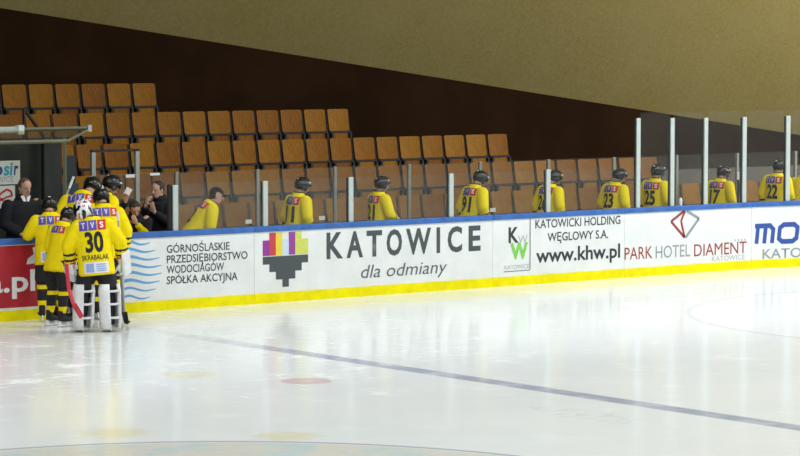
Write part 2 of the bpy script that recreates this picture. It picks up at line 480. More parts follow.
def ad(r, c, s, pl, pr, pyb, cap, m, bold=0.0, shear=0.0, name='lettering', spacing=1.0):
    """lettering between two picture columns on the board, cap height in metres"""
    s0, z0 = sz(pl, pyb); s1 = sz(pr, pyb - (pr - pl) * 0.05)[0]
    bm = text_mesh(s, bold, shear, spacing)
    xs = [v.co.x for v in bm.verts]; a, b = min(xs), max(xs)
    for v in bm.verts: v.co = Vector((s0 + (v.co.x - a) / (b - a) * (s1 - s0), z0 + v.co.y / CAPH * cap, 0))
    return onboard(bm, r, c, m, name)
def poly(bm, pts):
    bm.faces.new([bm.verts.new((p[0], p[1], 0)) for p in pts])
def quadpx(bm, x0, y0, x1, y1):
    """an upright rectangle on the board: left and right columns, top and bottom rows at the left column"""
    s0, za = sz(x0, y0); _, zb = sz(x0, y1); s1 = sz(x1, y0)[0]
    poly(bm, [(s0, zb), (s1, zb), (s1, za), (s0, za)])
M_ink = mat('dark_ink', (0.030, 0.035, 0.045), 0.45)
M_slate = mat('slate_ink', (0.060, 0.075, 0.080), 0.45)
M_inkg = mat('grey_ink', (0.11, 0.12, 0.13), 0.45)
M_wave = mat('wave_blue', (0.13, 0.35, 0.66), 0.45)
M_grn = mat('leaf_green', (0.20, 0.58, 0.08), 0.45)
M_lgrey = mat('light_grey_ink', (0.42, 0.44, 0.46), 0.45)
M_rust = mat('brick_red_ink', (0.33, 0.035, 0.035), 0.45)
M_hot = mat('steel_grey_ink', (0.26, 0.30, 0.34), 0.45)
M_mos = mat('royal_blue_ink', (0.025, 0.075, 0.33), 0.45)
M_teal = mat('teal_ink', (0.05, 0.42, 0.55), 0.45)

# worn red board left of the gate
r, c = board(-2.6, -0.294, 'worn red rink board with white dot pl lettering left of the gate')
bm = bmesh.new()
a0 = sz(0, 252)[1]; s_r = sz(43, 262)[0]
Z0, Z1 = 0.19, BH - 0.10
poly(bm, [(-2.59, Z0), (s_r, Z0), (s_r, 0.62), (s_r - 0.05, 0.70), (s_r - 0.10, 0.68), (s_r - 0.14, 0.80), (s_r - 0.27, 0.79), (s_r - 0.25, 0.87), (s_r - 0.15, 0.93), (s_r - 0.17, 1.02), (s_r - 0.06, Z1), (-2.59, Z1)])
onboard(bm, r, c, M_redb, 'red_sheet', 0.002)
s0, z0 = sz(-13, 292); bm = text_mesh('a.pl', 0.022)
xs = [v.co.x for v in bm.verts]; a, b = min(xs), max(xs); s1 = sz(35, 289)[0]
for v in bm.verts: v.co = Vector((s0 + (v.co.x - a) / (b - a) * (s1 - s0), 0.42 + v.co.y / CAPH * 0.29, 0))
onboard(bm, r, c, M_wprint, 'lettering', 0.005)

# waterworks board
r, c = board(0.985, 3.30, 'white rink board with blue wave emblem and four lines of small black lettering')
sA, zA = sz(124, 242); sB, _ = sz(162, 242)
zt = sz(124, 241)[1]; zb_ = sz(124, 299)[1]
for i in range(8):
    zc = zt - 0.03 - (zt - zb_ - 0.05) * i / 7.0
    bm = bmesh.new(); n = 18; up, dn = [], []
    env = 1 - abs(i - 3.5) / 9
    L = (sB - sA) * (0.55 + 0.45 * math.sin(PI * (i + 0.8) / 8.6))
    for j in range(n + 1):
        u = j / n; x = sA + u * L
        z = zc + 0.030 * math.sin(u * 2 * PI + 0.4) * (1 - 0.5 * u) - 0.02 * u
        th = 0.022 * (1 - u) ** 0.7 * (1 if i < 6 else 0.7) + 0.004
        up.append((x, z + th)); dn.append((x, z - th))
    for j in range(n): poly(bm, [dn[j], dn[j + 1], up[j + 1], up[j]])
    onboard(bm, r, c, M_wave, 'wave_line')
for s, pr, pb in (('GÓRNOŚLĄSKIE', 229.5, 253), ('PRZEDSIĘBIORSTWO', 247.5, 263.3), ('WODOCIĄGÓW', 224, 273.6), ('SPÓŁKA AKCYJNA', 237.5, 284.2)):
    ad(r, c, s, 166.7, pr, pb, 0.112, M_ink, 0.010)

# city board
r, c = board(3.30, 7.98, 'long white rink board with pixel heart emblem and large grey city lettering')
cols = [('magenta_ink', (0.30, 0.03, 0.30)), ('red_ink', (0.55, 0.05, 0.06)), ('yellow_ink', (0.80, 0.62, 0.05)), ('ice_blue_ink', (0.55, 0.68, 0.78)), ('purple_ink', (0.30, 0.05, 0.32)), ('lime_ink', (0.60, 0.66, 0.12)), ('lime_ink', (0.60, 0.66, 0.12))]
tops = [241.4, 232.8, 232.6, 240.5, 231.6, 231.6, 238.5]
sE0, zE = sz(262.7, 257.0); sE1 = sz(308, 254.3)[0]; pw = (sE1 - sE0) / 7
for i in range(7):
    bm = bmesh.new(); zt = zE + 0.012 + (0.235 if i in (0, 3, 6) else 0.345)
    poly(bm, [(sE0 + pw * i, zE + 0.012), (sE0 + pw * (i + 1), zE + 0.012), (sE0 + pw * (i + 1), zt), (sE0 + pw * i, zt)])
    onboard(bm, r, c, mat(cols[i][0], cols[i][1], 0.45), 'emblem_block')
bm = bmesh.new(); ph = 0.118
for i, (a, b) in enumerate(((0, 7), (1, 6), (2, 5), (3, 4))):
    poly(bm, [(sE0 + pw * a, zE - ph * (i + 1)), (sE0 + pw * b, zE - ph * (i + 1)), (sE0 + pw * b, zE - ph * i), (sE0 + pw * a, zE - ph * i)])
onboard(bm, r, c, M_slate, 'emblem_base')
for ch, xa, xb in (('K', 326.5, 343), ('A', 346.5, 363), ('T', 366.5, 382), ('O', 386.5, 402), ('W', 406, 431), ('I', 436.5, 440), ('C', 447.5, 462), ('E', 468.5, 480.5)):
    ad(r, c, ch, xa, xb, 258.2 - (xa - 326.5) * 0.0555, 0.375, M_slate, 0.030)
ad(r, c, 'dla odmiany', 361, 447, 278.2, 0.20, M_inkg, 0.0, 0.22)

# coal holding board
r, c = board(7.98, 10.86, 'white rink board with letter K and green W badge and web address')
sL, zL = sz(503.5, 271.5); sR = sz(529.5, 269)[0]
bm = bmesh.new()
zT = sz(529, 216)[1]
poly(bm, [(sR, zL), (sR + 0.018, zL), (sR + 0.018, zT), (sR, zT)])
poly(bm, [(sL, zL - 0.012), (sR, zL - 0.012), (sR, zL), (sL, zL)])
onboard(bm, r, c, M_inkg, 'badge_frame')
ad(r, c, 'K', 508.5, 518.5, 242.5, 0.235, M_ink, 0.03)
ad(r, c, 'W', 518, 527.5, 243.5, 0.13, M_lgrey, 0.0)
ad(r, c, 'W', 510, 528, 258.8, 0.24, M_grn, 0.045)
ad(r, c, 'KATOWICE', 504.5, 529, 269.8, 0.07, M_lgrey, 0.0)
ad(r, c, 'KATOWICKI HOLDING', 535.3, 620.3, 228.4, 0.135, M_ink, 0.010)
ad(r, c, 'WĘGLOWY S.A.', 547.5, 608, 241.4, 0.135, M_ink, 0.010)
ad(r, c, 'www.khw.pl', 536, 620, 262.6, 0.225, M_ink, 0.02)

# hotel board
r, c = board(10.86, 13.85, 'white rink board with outlined diamond emblem and red and grey hotel lettering')
ad(r, c, 'PARK', 624.5, 652.3, 260.0, 0.205, M_rust, 0.0)
ad(r, c, 'HOTEL', 655.6, 690, 258.4, 0.205, M_hot, 0.0)
ad(r, c, 'DIAMENT', 694, 745.8, 256.4, 0.205, M_rust, 0.0)
ad(r, c, 'KATOWICE', 711.8, 744.3, 261.4, 0.085, M_lgrey, 0.0)
bm = bmesh.new(); sc_, zc_ = sz(735, 240.2)
for i in range(4):
    x = sc_ + i * 0.075
    poly(bm, [(x + 0.022 * math.cos(q) * (1 if j % 2 else 0.5), zc_ + 0.022 * math.sin(q) * (1 if j % 2 else 0.5)) for j, q in ((j, PI / 2 + j * PI / 5 + PI / 5) for j in range(10))])
onboard(bm, r, c, M_hot, 'star_row')
def lines_px(bm, pts, wd):
    q = [Vector(sz(*p)) for p in pts]
    for a, b in zip(q, q[1:]):
        d = (b - a).normalized(); nn = Vector((-d.y, d.x)) * wd / 2
        poly(bm, [a - nn, b - nn, b + nn, a + nn])
bm = bmesh.new(); lines_px(bm, [(684, 211), (671, 221.5), (684.5, 237.5), (681, 221), (685, 211)], 0.045)
onboard(bm, r, c, M_rust, 'emblem_left_half')
bm = bmesh.new(); lines_px(bm, [(686.5, 211), (699, 218.5), (685.5, 237.5)], 0.05)
onboard(bm, r, c, M_hot, 'emblem_right_half')

# last board in the bend
r, c = board(13.85, 17.4, 'white rink board in the bend with bold blue cut off lettering')
sm0, zm0 = sz(754, 243.2); sm1 = sz(771.5, 242.4)[0]; so0 = sz(774, 242.2)[0]; so1 = sz(792, 241.4)[0]
def glyph(nm, s0, s1, pts, wd, m):
    for k, (a, b) in enumerate(zip(pts, pts[1:])): pass
    bm = bmesh.new(); W_ = s1 - s0; H_ = 0.335
    q = [Vector((s0 + u * W_ + 0.12 * (v - 0.5) * H_, zm0 - 0.01 + v * H_)) for u, v in pts]; n = len(q); L_, R_ = [], []
    closed = (q[0] - q[-1]).length < 1e-6
    for i in range(n):
        t0 = (q[i] - q[i - 1]).normalized() if i else ((q[0] - q[-2]).normalized() if closed else None)
        t1 = (q[i + 1] - q[i]).normalized() if i < n - 1 else ((q[1] - q[0]).normalized() if closed else None)
        t0 = t0 or t1; t1 = t1 or t0; t = (t0 + t1).normalized(); nn = Vector((-t.y, t.x)); k = wd / 2 / max(0.5, t.dot(t1))
        L_.append(bm.verts.new((q[i].x + nn.x * k, q[i].y + nn.y * k, 0))); R_.append(bm.verts.new((q[i].x - nn.x * k, q[i].y - nn.y * k, 0)))
    for i in range(n - 1): bm.faces.new((L_[i], L_[i + 1], R_[i + 1], R_[i]))
    return onboard(bm, r, c, m, nm)
glyph('lettering', sm0, sm1, [(-0.06, 0.92), (0.72, 0.92), (0.90, 0.72), (0.90, 0.0)], 0.085, M_mos)
glyph('lettering', sm0, sm1, [(0.10, 0.92), (0.10, 0.0)], 0.085, M_mos)
glyph('lettering', sm0, sm1, [(0.50, 0.92), (0.50, 0.0)], 0.085, M_mos)
glyph('lettering', so0, so1, [(0.5, 0.94), (0.75, 0.94), (0.92, 0.78), (0.92, 0.22), (0.75, 0.06), (0.25, 0.06), (0.08, 0.22), (0.08, 0.78), (0.25, 0.94), (0.5, 0.94)], 0.085, M_mos)
ad(r, c, 'S', 793.8, 808, 242, 0.30, M_teal, 0.05, 0.15)
ad(r, c, 'iR', 811, 834, 241.2, 0.30, M_mos, 0.05, 0.15)
ad(r, c, 'KATOWICE', 760.5, 826, 258.6, 0.165, M_hot, 0.008)
# scuffs of pucks and sticks

# ================================================================== GLASS
M_glass = glass_mat('rink_glass', (0.96, 0.97, 0.96), 0.014, 0.015)
M_glassr = glass_mat('bench_glass', (0.94, 0.95, 0.94), 0.024, 0.02)
M_post = mat('white_post', (0.47, 0.53, 0.51), 0.4, var=0.05)
M_postg = mat('grey_post', (0.30, 0.32, 0.29), 0.45, 0.3, var=0.1)
M_seal = mat('dark_seal', (0.02, 0.025, 0.025), 0.6)
FP = [(1.91, 1.835), (3.527, 1.845), (5.142, 1.855), (7.14, 1.855), (9.187, 1.865), (11.195, 2.67), (11.985, 2.66), (12.78, 2.65), (13.70, 2.65), (14.67, 2.66), (15.65, 2.66)]
FPL = ['short white glass post with black padding beside the man in the black jacket',
       'short white glass post left of the player number 11',
       'short white glass post between the number 11 player and the next helmeted player',
       'short white glass post left of the player number 91',
       'short white glass post in front of the player number 26',
       'tall white glass post right of the player number 23',
       'tall white glass post right of the player number 25',
       'tall white glass post left of the player number 17',
       'tall white glass post right of the upright wooden stick',
       'tall white glass post in front of the player number 22',
       'tall white glass post at the bend just past the right end']
for (s, zt), lab in zip(FP, FPL):
    c = bmap(s, BH, -0.045)
    a = -max(0, (s - SARC) / RC)
    r = empty('glass_post', c, lab, 'post', 'white posts of the glass on the boards', rz=a)
    bm = bmesh.new(); box(bm, (-0.043, -0.03, 0.0), (0.043, 0.0, zt - BH)); obj('post_face', bm, M_post, r, bevel=0.006)
    bm = bmesh.new(); box(bm, (-0.052, 0.0, 0.0), (0.052, 0.035, zt - BH - 0.01)); obj('post_back', bm, M_seal, r)
    if s < 2:
        bm = bmesh.new(); box(bm, (-0.112, -0.005, 0.0), (-0.046, 0.045, 0.68)); obj('padding', bm, M_black, r, bevel=0.02)
PANEL = ['before the crouching player in the cap', 'before the player number 11', 'before the player with his face turned right', 'before the player number 91', 'before the players number 26 and 23']
for i in range(len(FP) - 1):
    s0, s1 = FP[i][0] + 0.055, FP[i + 1][0] - 0.055
    tall = i >= 5; zt = 2.76 if tall else 1.85
    c = bmap((s0 + s1) / 2, BH, -0.045)
    bm = bmesh.new(); strip(bm, s0, s1, BH + 0.001, zt, -0.051, -0.039)
    o = obj('safety_glass', bm, M_glass, off=c); o.location = c
    if tall:
        lab = ['tall clear glass pane before the player number 25', 'tall clear glass pane before the white bottle', 'tall clear glass pane before the player number 17', 'tall clear glass pane before the player number 22', 'tall clear glass pane at the right end of the bend'][i - 5]
    else: lab = 'low clear glass pane ' + PANEL[i]
    tag(o, lab, 'glass pane', 'glass panes on the boards')
# glass behind the bench
bm = bmesh.new(); box(bm, (2.0, 1.86, -0.005), (19.0, 1.98, 0.93))
tag(obj('trim_2', bm, mat('bench_barrier', (0.05, 0.045, 0.04), 0.7, var=0.2)), 'low barrier behind the bench', 'barrier', kind='structure')
RX = [3.176 + 1.534 * k for k in range(10)]
for k, x in enumerate(RX):
    bm = bmesh.new(); box(bm, (-0.028, -0.025, 0), (0.028, 0.025, 0.995)); box(bm, (-0.034, -0.035, 0), (0.034, 0.035, 0.05))
    o = obj('barrier_post', bm, M_postg, bevel=0.005); o.location = (x, 1.92, 0.93)
    tag(o, 'slim grey post of the glass behind the bench, %s from the left' % ordinal(k + 1), 'post', 'slim posts behind the bench')
    if k < len(RX) - 1:
        bm = bmesh.new(); box(bm, (0.03, -0.006, 0.002), (1.504, 0.006, 0.995))
        g = obj('barrier_glass', bm, M_glassr); g.location = (x, 1.92, 0.93)
        tag(g, 'hazy glass pane behind the bench, %s from the left' % ordinal(k + 1), 'glass pane', 'glass panes behind the bench')
        if k in (0, 1, 4, 5):
            bm = bmesh.new(); q = (1.36, 1.27, 0, 0, 0.28, 0.27)[k]
            box(bm, (q - 0.06, -0.0085, 0.135), (q + 0.06, -0.006, 0.20))
            obj('sticker_or_glint', bm, M_wprint, g)
# bench door frame in the glass, with a bar on top
g = empty('bench_gate', (1.667, 1.92, 0.0), 'grey gate frame with dark top bar behind the man raising a card', 'gate')
for x in (0.0, 0.785):
    bm = bmesh.new(); box(bm, (x - 0.035, -0.03, 0), (x + 0.035, 0.03, 2.26)); obj('upright', bm, mat('pale_post', (0.36, 0.38, 0.34), 0.45, 0.2), g, bevel=0.005)
bm = bmesh.new(); box(bm, (-0.035, -0.02, 2.262), (0.82, 0.02, 2.30)); obj('top_bar', bm, M_iron, g)
bm = bmesh.new(); box(bm, (0.036, -0.006, 0.12), (0.749, 0.006, 1.93)); pn = obj('pane', bm, M_glassr, g)
bm = bmesh.new(); box(bm, (0.58, -0.009, 1.86), (0.75, -0.006, 1.91)); obj('sticker_or_glint', bm, M_wprint, pn)
bm = bmesh.new(); box(bm, (0.785 + 0.036, -0.006, 0.12), (1.462, 0.006, 1.93)); pn = obj('pane', bm, M_glassr, g)
bm = bmesh.new(); box(bm, (1.02, -0.009, 1.88), (1.20, -0.006, 1.92)); obj('sticker_or_glint', bm, M_wprint, pn)

# ================================================================== SCORER'S BOOTH
bt = empty('scorer_booth', (-0.6, 1.2, 0), 'dark booth with pale glazed canopy beside the gate', 'booth')
O = Vector((-0.6, 1.2, 0))
M_boothg = glass_mat('canopy_panel', (0.78, 0.80, 0.70), 0.03, 0.03)
M_alu = mat('pale_aluminium', (0.25, 0.26, 0.18), 0.4, 0.3, var=0.08)
bm = bmesh.new()
pts = [(-2.2, 0.5, 2.50), (0.33, 0.5, 2.50), (1.55, 1.88, 2.61), (-2.2, 1.88, 2.61)]
a = [bm.verts.new(p) for p in pts]; b = [bm.verts.new((p[0], p[1], p[2] + 0.02)) for p in pts]
bm.faces.new(a[::-1]); bm.faces.new(b)
for i in range(4): bm.faces.new((a[i], a[(i + 1) % 4], b[(i + 1) % 4], b[i]))
obj('roof_panel', bm, M_boothg, bt, off=O)
def beam(bm, p, q, r=0.022):
    loft(bm, [p, q], [r, r], hint=(0, 0, 1), seg=4)
for nm, p, q, rr in (('back_beam', (-2.2, 1.9, 2.63), (1.58, 1.9, 2.63), 0.032), ('front_beam', (-2.2, 0.48, 2.50), (0.36, 0.48, 2.50), 0.026), ('slant_beam', (0.36, 0.48, 2.50), (1.58, 1.9, 2.60), 0.022), ('front_post', (0.95, 1.55, 0.0), (0.95, 1.55, 2.575), 0.03)):
    bm = bmesh.new(); beam(bm, p, q, rr); obj(nm, bm, M_alu, bt, off=O)
bm = bmesh.new(); box(bm, (1.555, 1.86, 2.58), (1.615, 1.94, 2.68)); obj('end_cap', bm, M_post, bt, off=O)
bm = bmesh.new(); box(bm, (-0.95, 1.80, 2.585), (0.36, 1.86, 2.68)); obj('strip_lamp_housing', bm, M_post, bt, off=O, bevel=0.01)
bm = bmesh.new(); box(bm, (0.30, 1.78, 2.565), (0.40, 1.88, 2.70)); obj('lamp_end_cap', bm, M_wprint, bt, off=O)
M_bdark = mat('booth_dark', (0.014, 0.018, 0.016), 0.5, var=0.4, vscale=2.5)
bm = bmesh.new(); box(bm, (-2.2, 1.93, 0), (1.13, 1.98, 2.42)); obj('back_panel', bm, M_bdark, bt, off=O)
bm = bmesh.new(); box(bm, (0.70, 1.72, 0), (0.80, 1.82, 2.50)); obj('dark_column', bm, M_seal, bt, off=O)
bm = bmesh.new(); box(bm, (1.135, 1.93, 0), (1.42, 1.98, 1.80)); obj('lower_side_panel', bm, mat('teal_panel', (0.03, 0.055, 0.06), 0.5), bt, off=O)
bm = bmesh.new(); box(bm, (1.20, 1.985, 0), (1.40, 2.02, 2.22)); obj('blue_side_panel', bm, mat('navy_panel', (0.022, 0.030, 0.045), 0.5), bt, off=O)
bm = bmesh.new(); box(bm, (-2.2, 0.30, 1.0), (-0.35, 0.75, 1.04)); obj('desk_top', bm, M_bdark, bt, off=O)
# diagonal iron stay above the canopy
st = empty('iron_stay', (0.9, 2.15, 0.0), 'black iron upright with slanting brace rising above the booth canopy', 'brace')
p1 = at(24, 109, 1, 2.15); p2 = at(40, 131, 1, 2.15)
bm = bmesh.new(); loft(bm, [(p1.x, 2.15, 0.0), (p1.x, 2.15, p1.z)], [0.03, 0.03], seg=6); obj('upright', bm, M_iron, st, off=st.location)
bm = bmesh.new(); loft(bm, [(p1.x, 2.15, p1.z), (p2.x, 2.15, p2.z), (p2.x + 0.75, 2.15, p2.z - 1.2)], [0.028] * 3, seg=6); obj('brace', bm, M_iron, st, off=st.location)
# signs on the booth wall
def wallsign(px0, py0, px1, py1, label):
    a = at(px0, py0, 1, 1.90); b = at(px1, py1, 1, 1.90)
    x0 = a.x - 0.62; c = Vector((x0, 1.905, b.z))
    r = empty('wall_sign', c, label, 'sign')
    bm = bmesh.new(); box(bm, (0, 0, 0), (b.x - x0, 0.022, a.z - b.z)); obj('board', bm, M_wprint, r, bevel=0.004)
    return r, b.x - x0, a.z - b.z
def flat_text(r, s, x0, x1, z, cap, m, bold=0.01, shear=0.0, d=0.004, name='lettering'):
    bm = text_mesh(s, bold, shear); xs = [v.co.x for v in bm.verts]; a, b = min(xs), max(xs)
    for v in bm.verts: v.co = Vector((x0 + (v.co.x - a) / (b - a) * (x1 - x0), -d, z + v.co.y / CAPH * cap))
    return obj(name, bm, m, r)
r, W, H = wallsign(0, 161, 20.5, 184, 'white sign with blue and teal lettering on the booth wall above the red emblem sign')
flat_text(r, 'mo', W * 0.30, W * 0.69, H * 0.40, 0.19, M_mos, 0.03, 0.1)
flat_text(r, 'si', W * 0.705, W * 0.87, H * 0.40, 0.19, M_teal, 0.03, 0.1)
flat_text(r, 'r', W * 0.885, W * 0.965, H * 0.40, 0.19, M_mos, 0.03, 0.1)
flat_text(r, 'KATOWICE', W * 0.26, W * 0.88, H * 0.10, 0.085, M_lgrey, 0.0)
r, W, H = wallsign(0, 186, 15.5, 208, 'white sign with red round emblem beside the man in the dark coat')
bm = bmesh.new()
def stroke(pts, wd):
    for (xa, za), (xb, zb_) in zip(pts, pts[1:]):
        d = Vector((xb - xa, zb_ - za)).normalized() * wd / 2; nx, nz = -d.y, d.x
        bm.faces.new([bm.verts.new(p) for p in ((xa - nx, -0.004, za - nz), (xb - nx, -0.004, zb_ - nz), (xb + nx, -0.004, zb_ + nz), (xa + nx, -0.004, za + nz))])
stroke([(W * 0.45, H * 0.18), (W * 0.62, H * 0.42), (W * 0.74, H * 0.70), (W * 0.84, H * 0.84), (W * 0.92, H * 0.74), (W * 0.94, H * 0.55)], 0.032)
stroke([(W * 0.58, H * 0.15), (W * 0.70, H * 0.36), (W * 0.84, H * 0.50), (W * 0.94, H * 0.55)], 0.028)
stroke([(W * 0.60, H * 0.72), (W * 0.68, H * 0.55), (W * 0.80, H * 0.26)], 0.020)
obj('emblem', bm, M_redp, r)

# ================================================================== PEOPLE
def frame_from(dirv, normal):
    d = Vector(dirv).normalized(); n = Vector(normal); n = (n - d * n.dot(d)).normalized(); s = d.cross(n)
    return d, n, s
def add_hand(bm, wrist, dirv, normal, side, curl=0.5, k=1.0, fat=1.0):
    """palm, four unequal bent fingers and a thumb leaving the palm's side near its base"""
    d, n, s = frame_from(dirv, normal); s = s * side; w = Vector(wrist)
    loft(bm, [w - d * 0.01, w + d * 0.03 * k, w + d * 0.065 * k, w + d * 0.092 * k], [(0.026 * fat, 0.020 * fat), (0.036 * k * fat, 0.018 * fat), (0.042 * k * fat, 0.017 * fat), (0.038 * k * fat, 0.013 * fat)], hint=s, seg=10)
    for i, (o, L) in enumerate(((-0.030, 0.060), (-0.010, 0.078), (0.011, 0.084), (0.031, 0.074))):
        p = w + d * 0.075 * k + s * o * k; a = 0.0; pts = [p]
        for seg, fr in ((0, 0.30), (1, 0.42), (2, 0.32), (3, 0.26)):
            if seg: a += curl * (0.9, 1.0, 0.8)[seg - 1]
            p = p + (d * math.cos(a) + n * math.sin(a)) * L * fr * k; pts.append(p)
        loft(bm, pts, [0.0100 * fat, 0.0098 * fat, 0.0092 * fat, 0.0085 * fat, 0.0070 * fat], hint=s, seg=8)
    p = w + d * 0.022 * k + s * 0.030 * k; t1 = (d * 0.6 + s * 0.75 + n * 0.3).normalized(); t2 = (d * 0.85 + s * 0.3 + n * 0.5).normalized()
    loft(bm, [p - t1 * 0.01, p + t1 * 0.035 * k, p + t1 * 0.045 * k + t2 * 0.028 * k, p + t1 * 0.047 * k + t2 * 0.05 * k], [0.014 * fat, 0.0120 * fat, 0.0105 * fat, 0.0085 * fat], hint=n, seg=8)

def cut_shell(verts_keep, bm):
    bmesh.ops.delete(bm, geom=[v for v in bm.verts if not verts_keep(v.co)], context='VERTS')

def person(label, loc, rz, S=1.0, lean=0.0, side=0.0, hyaw=0.0, hpitch=0.0, arms=None, outfit='player', number=None, name=None,
           head='helmet', group=None, goalie=False, hair=None, legs=None, tvs=True, sponsor=False, bulk=1.0, sock='black', hem=0.745, hs_=1.0, hoff=0.0):
    dz = 0.085 if outfit == 'player' else 0.0
    hip = Vector((0, 0, 0.93 + dz))
    T = Matrix.Translation(hip) @ Matrix.Rotation(side, 4, 'Y') @ Matrix.Rotation(-lean, 4, 'X')      # upper body about the hips
    up = lambda x, y, z: T @ Vector((x, y, z - 0.93))
    neck = up(0, 0.0, 1.50)
    HM = T @ Matrix.Translation((hoff, 0.035, 1.635 - 0.93)) @ Matrix.Translation((0, -0.03, -0.10)) @ Matrix.Rotation(hyaw, 4, 'Z') @ Matrix.Rotation(-hpitch, 4, 'X') @ Matrix.Translation((0, 0.03, 0.10))
    sh = {s: up(s * 0.185, 0.0, 1.425) for s in (-1, 1)}
    A = {-1: ((-0.30, -0.02, 1.14), (-0.29, 0.10, 0.91)), 1: ((0.30, -0.02, 1.14), (0.29, 0.10, 0.91))}
    if arms:
        for s in arms: A[s] = arms[s]
    el = {s: up(*A[s][0]) for s in A}; wr = {s: up(*A[s][1]) for s in A}
    hd = {s: (wr[s] - el[s]).normalized() for s in A}
    palm = {s: (T.to_3x3() @ Vector((-s * 0.8, 0.5, 0.15))) for s in A}
    for s in A:
        if len(A[s]) > 2: palm[s] = T.to_3x3() @ Vector(A[s][2])
        if len(A[s]) > 3: hd[s] = (T.to_3x3() @ Vector(A[s][3])).normalized()
    LG = {-1: ((-0.12, 0.03), (-0.135, -0.02)), 1: ((0.12, 0.03), (0.135, -0.02))}
    if legs:
        for s in legs: LG[s] = legs[s]
    hp = {s: Vector((s * 0.095, 0, 0.92 + dz)) for s in A}
    kn = {s: Vector((LG[s][0][0], LG[s][0][1], 0.50 + dz)) for s in A}
    an = {s: Vector((LG[s][1][0], LG[s][1][1], 0.10 + dz)) for s in A}
    gloved = outfit == 'player'
    # ---- body: one continuous surface
    bm = bmesh.new()
    loft(bm, [up(0, 0, 0.86), up(0, 0, 0.95), up(0, 0.005, 1.09), up(0, 0.0, 1.28), up(0, -0.005, 1.40), up(0, -0.01, 1.46)],
         [(0.150, 0.110), (0.168, 0.118), (0.145, 0.105), (0.180, 0.120), (0.178, 0.105), (0.10, 0.075)], seg=20)
    loft(bm, [up(0, -0.012, 1.42), neck + (HM @ Vector((0, -0.02, -0.08)) - neck) * 0.4, HM @ Vector((0, -0.018, -0.07)), HM @ Vector((0, -0.015, -0.02))],
         [0.068, 0.058, 0.056, 0.05], seg=14)
    hs = [(-0.120, 0.056, 0.022, 0.024), (-0.108, 0.046, 0.040, 0.044), (-0.085, 0.026, 0.054, 0.066), (-0.05, 0.010, 0.065, 0.085), (-0.01, 0.002, 0.071, 0.093), (0.03, -0.002, 0.075, 0.098), (0.065, -0.006, 0.070, 0.092), (0.093, -0.008, 0.053, 0.072), (0.110, -0.008, 0.030, 0.042), (0.117, -0.008, 0.010, 0.014)]
    loft(bm, [(0, cy, z) for z, cy, _, _ in hs], [(a, b) for _, _, a, b in hs], seg=18, M=HM)
    loft(bm, [(0, 0.082, 0.02), (0, 0.102, -0.012), (0, 0.116, -0.034), (0, 0.092, -0.044)], [0.009, 0.011, 0.015, 0.011], seg=8, M=HM)
    for s in (-1, 1):
        ball(bm, (s * 0.076, -0.008, -0.012), (0.010, 0.020, 0.032), HM, 8)
        loft(bm, [(s * 0.012, 0.088, 0.022), (s * 0.032, 0.086, 0.026), (s * 0.050, 0.070, 0.020)], [0.007, 0.008, 0.006], hint=(0, 0, 1), seg=6, M=HM)
        ball(bm, sh[s], (0.062, 0.062, 0.062))
        loft(bm, [sh[s] - (el[s] - sh[s]).normalized() * 0.02, sh[s].lerp(el[s], 0.4), el[s]], [0.056, 0.050, 0.040], seg=12)
        ball(bm, el[s], 0.041)
        loft(bm, [el[s], el[s].lerp(wr[s], 0.3), wr[s]], [0.041, 0.040, 0.028], seg=12)
        add_hand(bm, wr[s], hd[s], palm[s], -s, 0.55)
        loft(bm, [hp[s] + Vector((0, 0, 0.03)), hp[s].lerp(kn[s], 0.4), kn[s]], [0.092, 0.078, 0.055], seg=14)
        ball(bm, kn[s], 0.056)
        loft(bm, [kn[s], kn[s].lerp(an[s], 0.35) + Vector((0, -0.015, 0)), an[s]], [0.055, 0.058, 0.036], seg=14)
        ft = an[s] + Vector((0, 0.02, -0.055)); yaw = 0.12 * s
        loft(bm, [an[s] + Vector((0, -0.045, -0.055)), ft, ft + Vector((0.01 * s, 0.09, -0.012)), ft + Vector((0.015 * s, 0.165, -0.022))], [(0.034, 0.036), (0.040, 0.044), (0.044, 0.030), (0.030, 0.018)], seg=12)
    me = remesh(bm, 'person', 0.0085, 3, 0.4)
    body = link('person', me, M_skin); tag(body, label, 'person', group)
    body.location = loc; body.rotation_euler = (0, 0, rz); body.scale = (S, S, S)
    P = lambda nm, bm, m, parent=body, sm=True, bevel=0: obj(nm, bm, m, parent, smooth=sm, bevel=bevel)
    # ---- face
    for s in (-1, 1):
        bm = bmesh.new(); ball(bm, (s * 0.031, 0.084, 0.002), (0.013, 0.010, 0.007), HM, 10); P('eye', bm, M_eye)
    bm = bmesh.new(); loft(bm, [(-0.024, 0.078, -0.066), (-0.010, 0.0905, -0.064), (0.010, 0.0905, -0.064), (0.024, 0.078, -0.066)], [0.004, 0.008, 0.008, 0.004], hint=(0, 0, 1), seg=6, M=HM); P('mouth', bm, M_lip)
    hm = hair or M_hair
    bm = bmesh.new(); ball(bm, (0, -0.012, 0.022), (0.083, 0.104, 0.104), None, 22)
    if head in ('hair', 'short'):
        cut_shell(lambda c: (c.z > 0.058 + 0.10 * max(0, c.y) or (c.y < 0.035 and c.z > -0.02) or (c.y < -0.035 and c.z > -0.075)), bm)
    else:
        cut_shell(lambda c: (c.y < 0.0 and c.z > -0.06), bm)
    bmesh.ops.transform(bm, matrix=HM, verts=bm.verts)
    o = P('hair', bm, hm); sd = o.modifiers.new('s', 'SOLIDIFY'); sd.thickness = 0.010; sd.offset = -0.2 if head != 'short' else -1
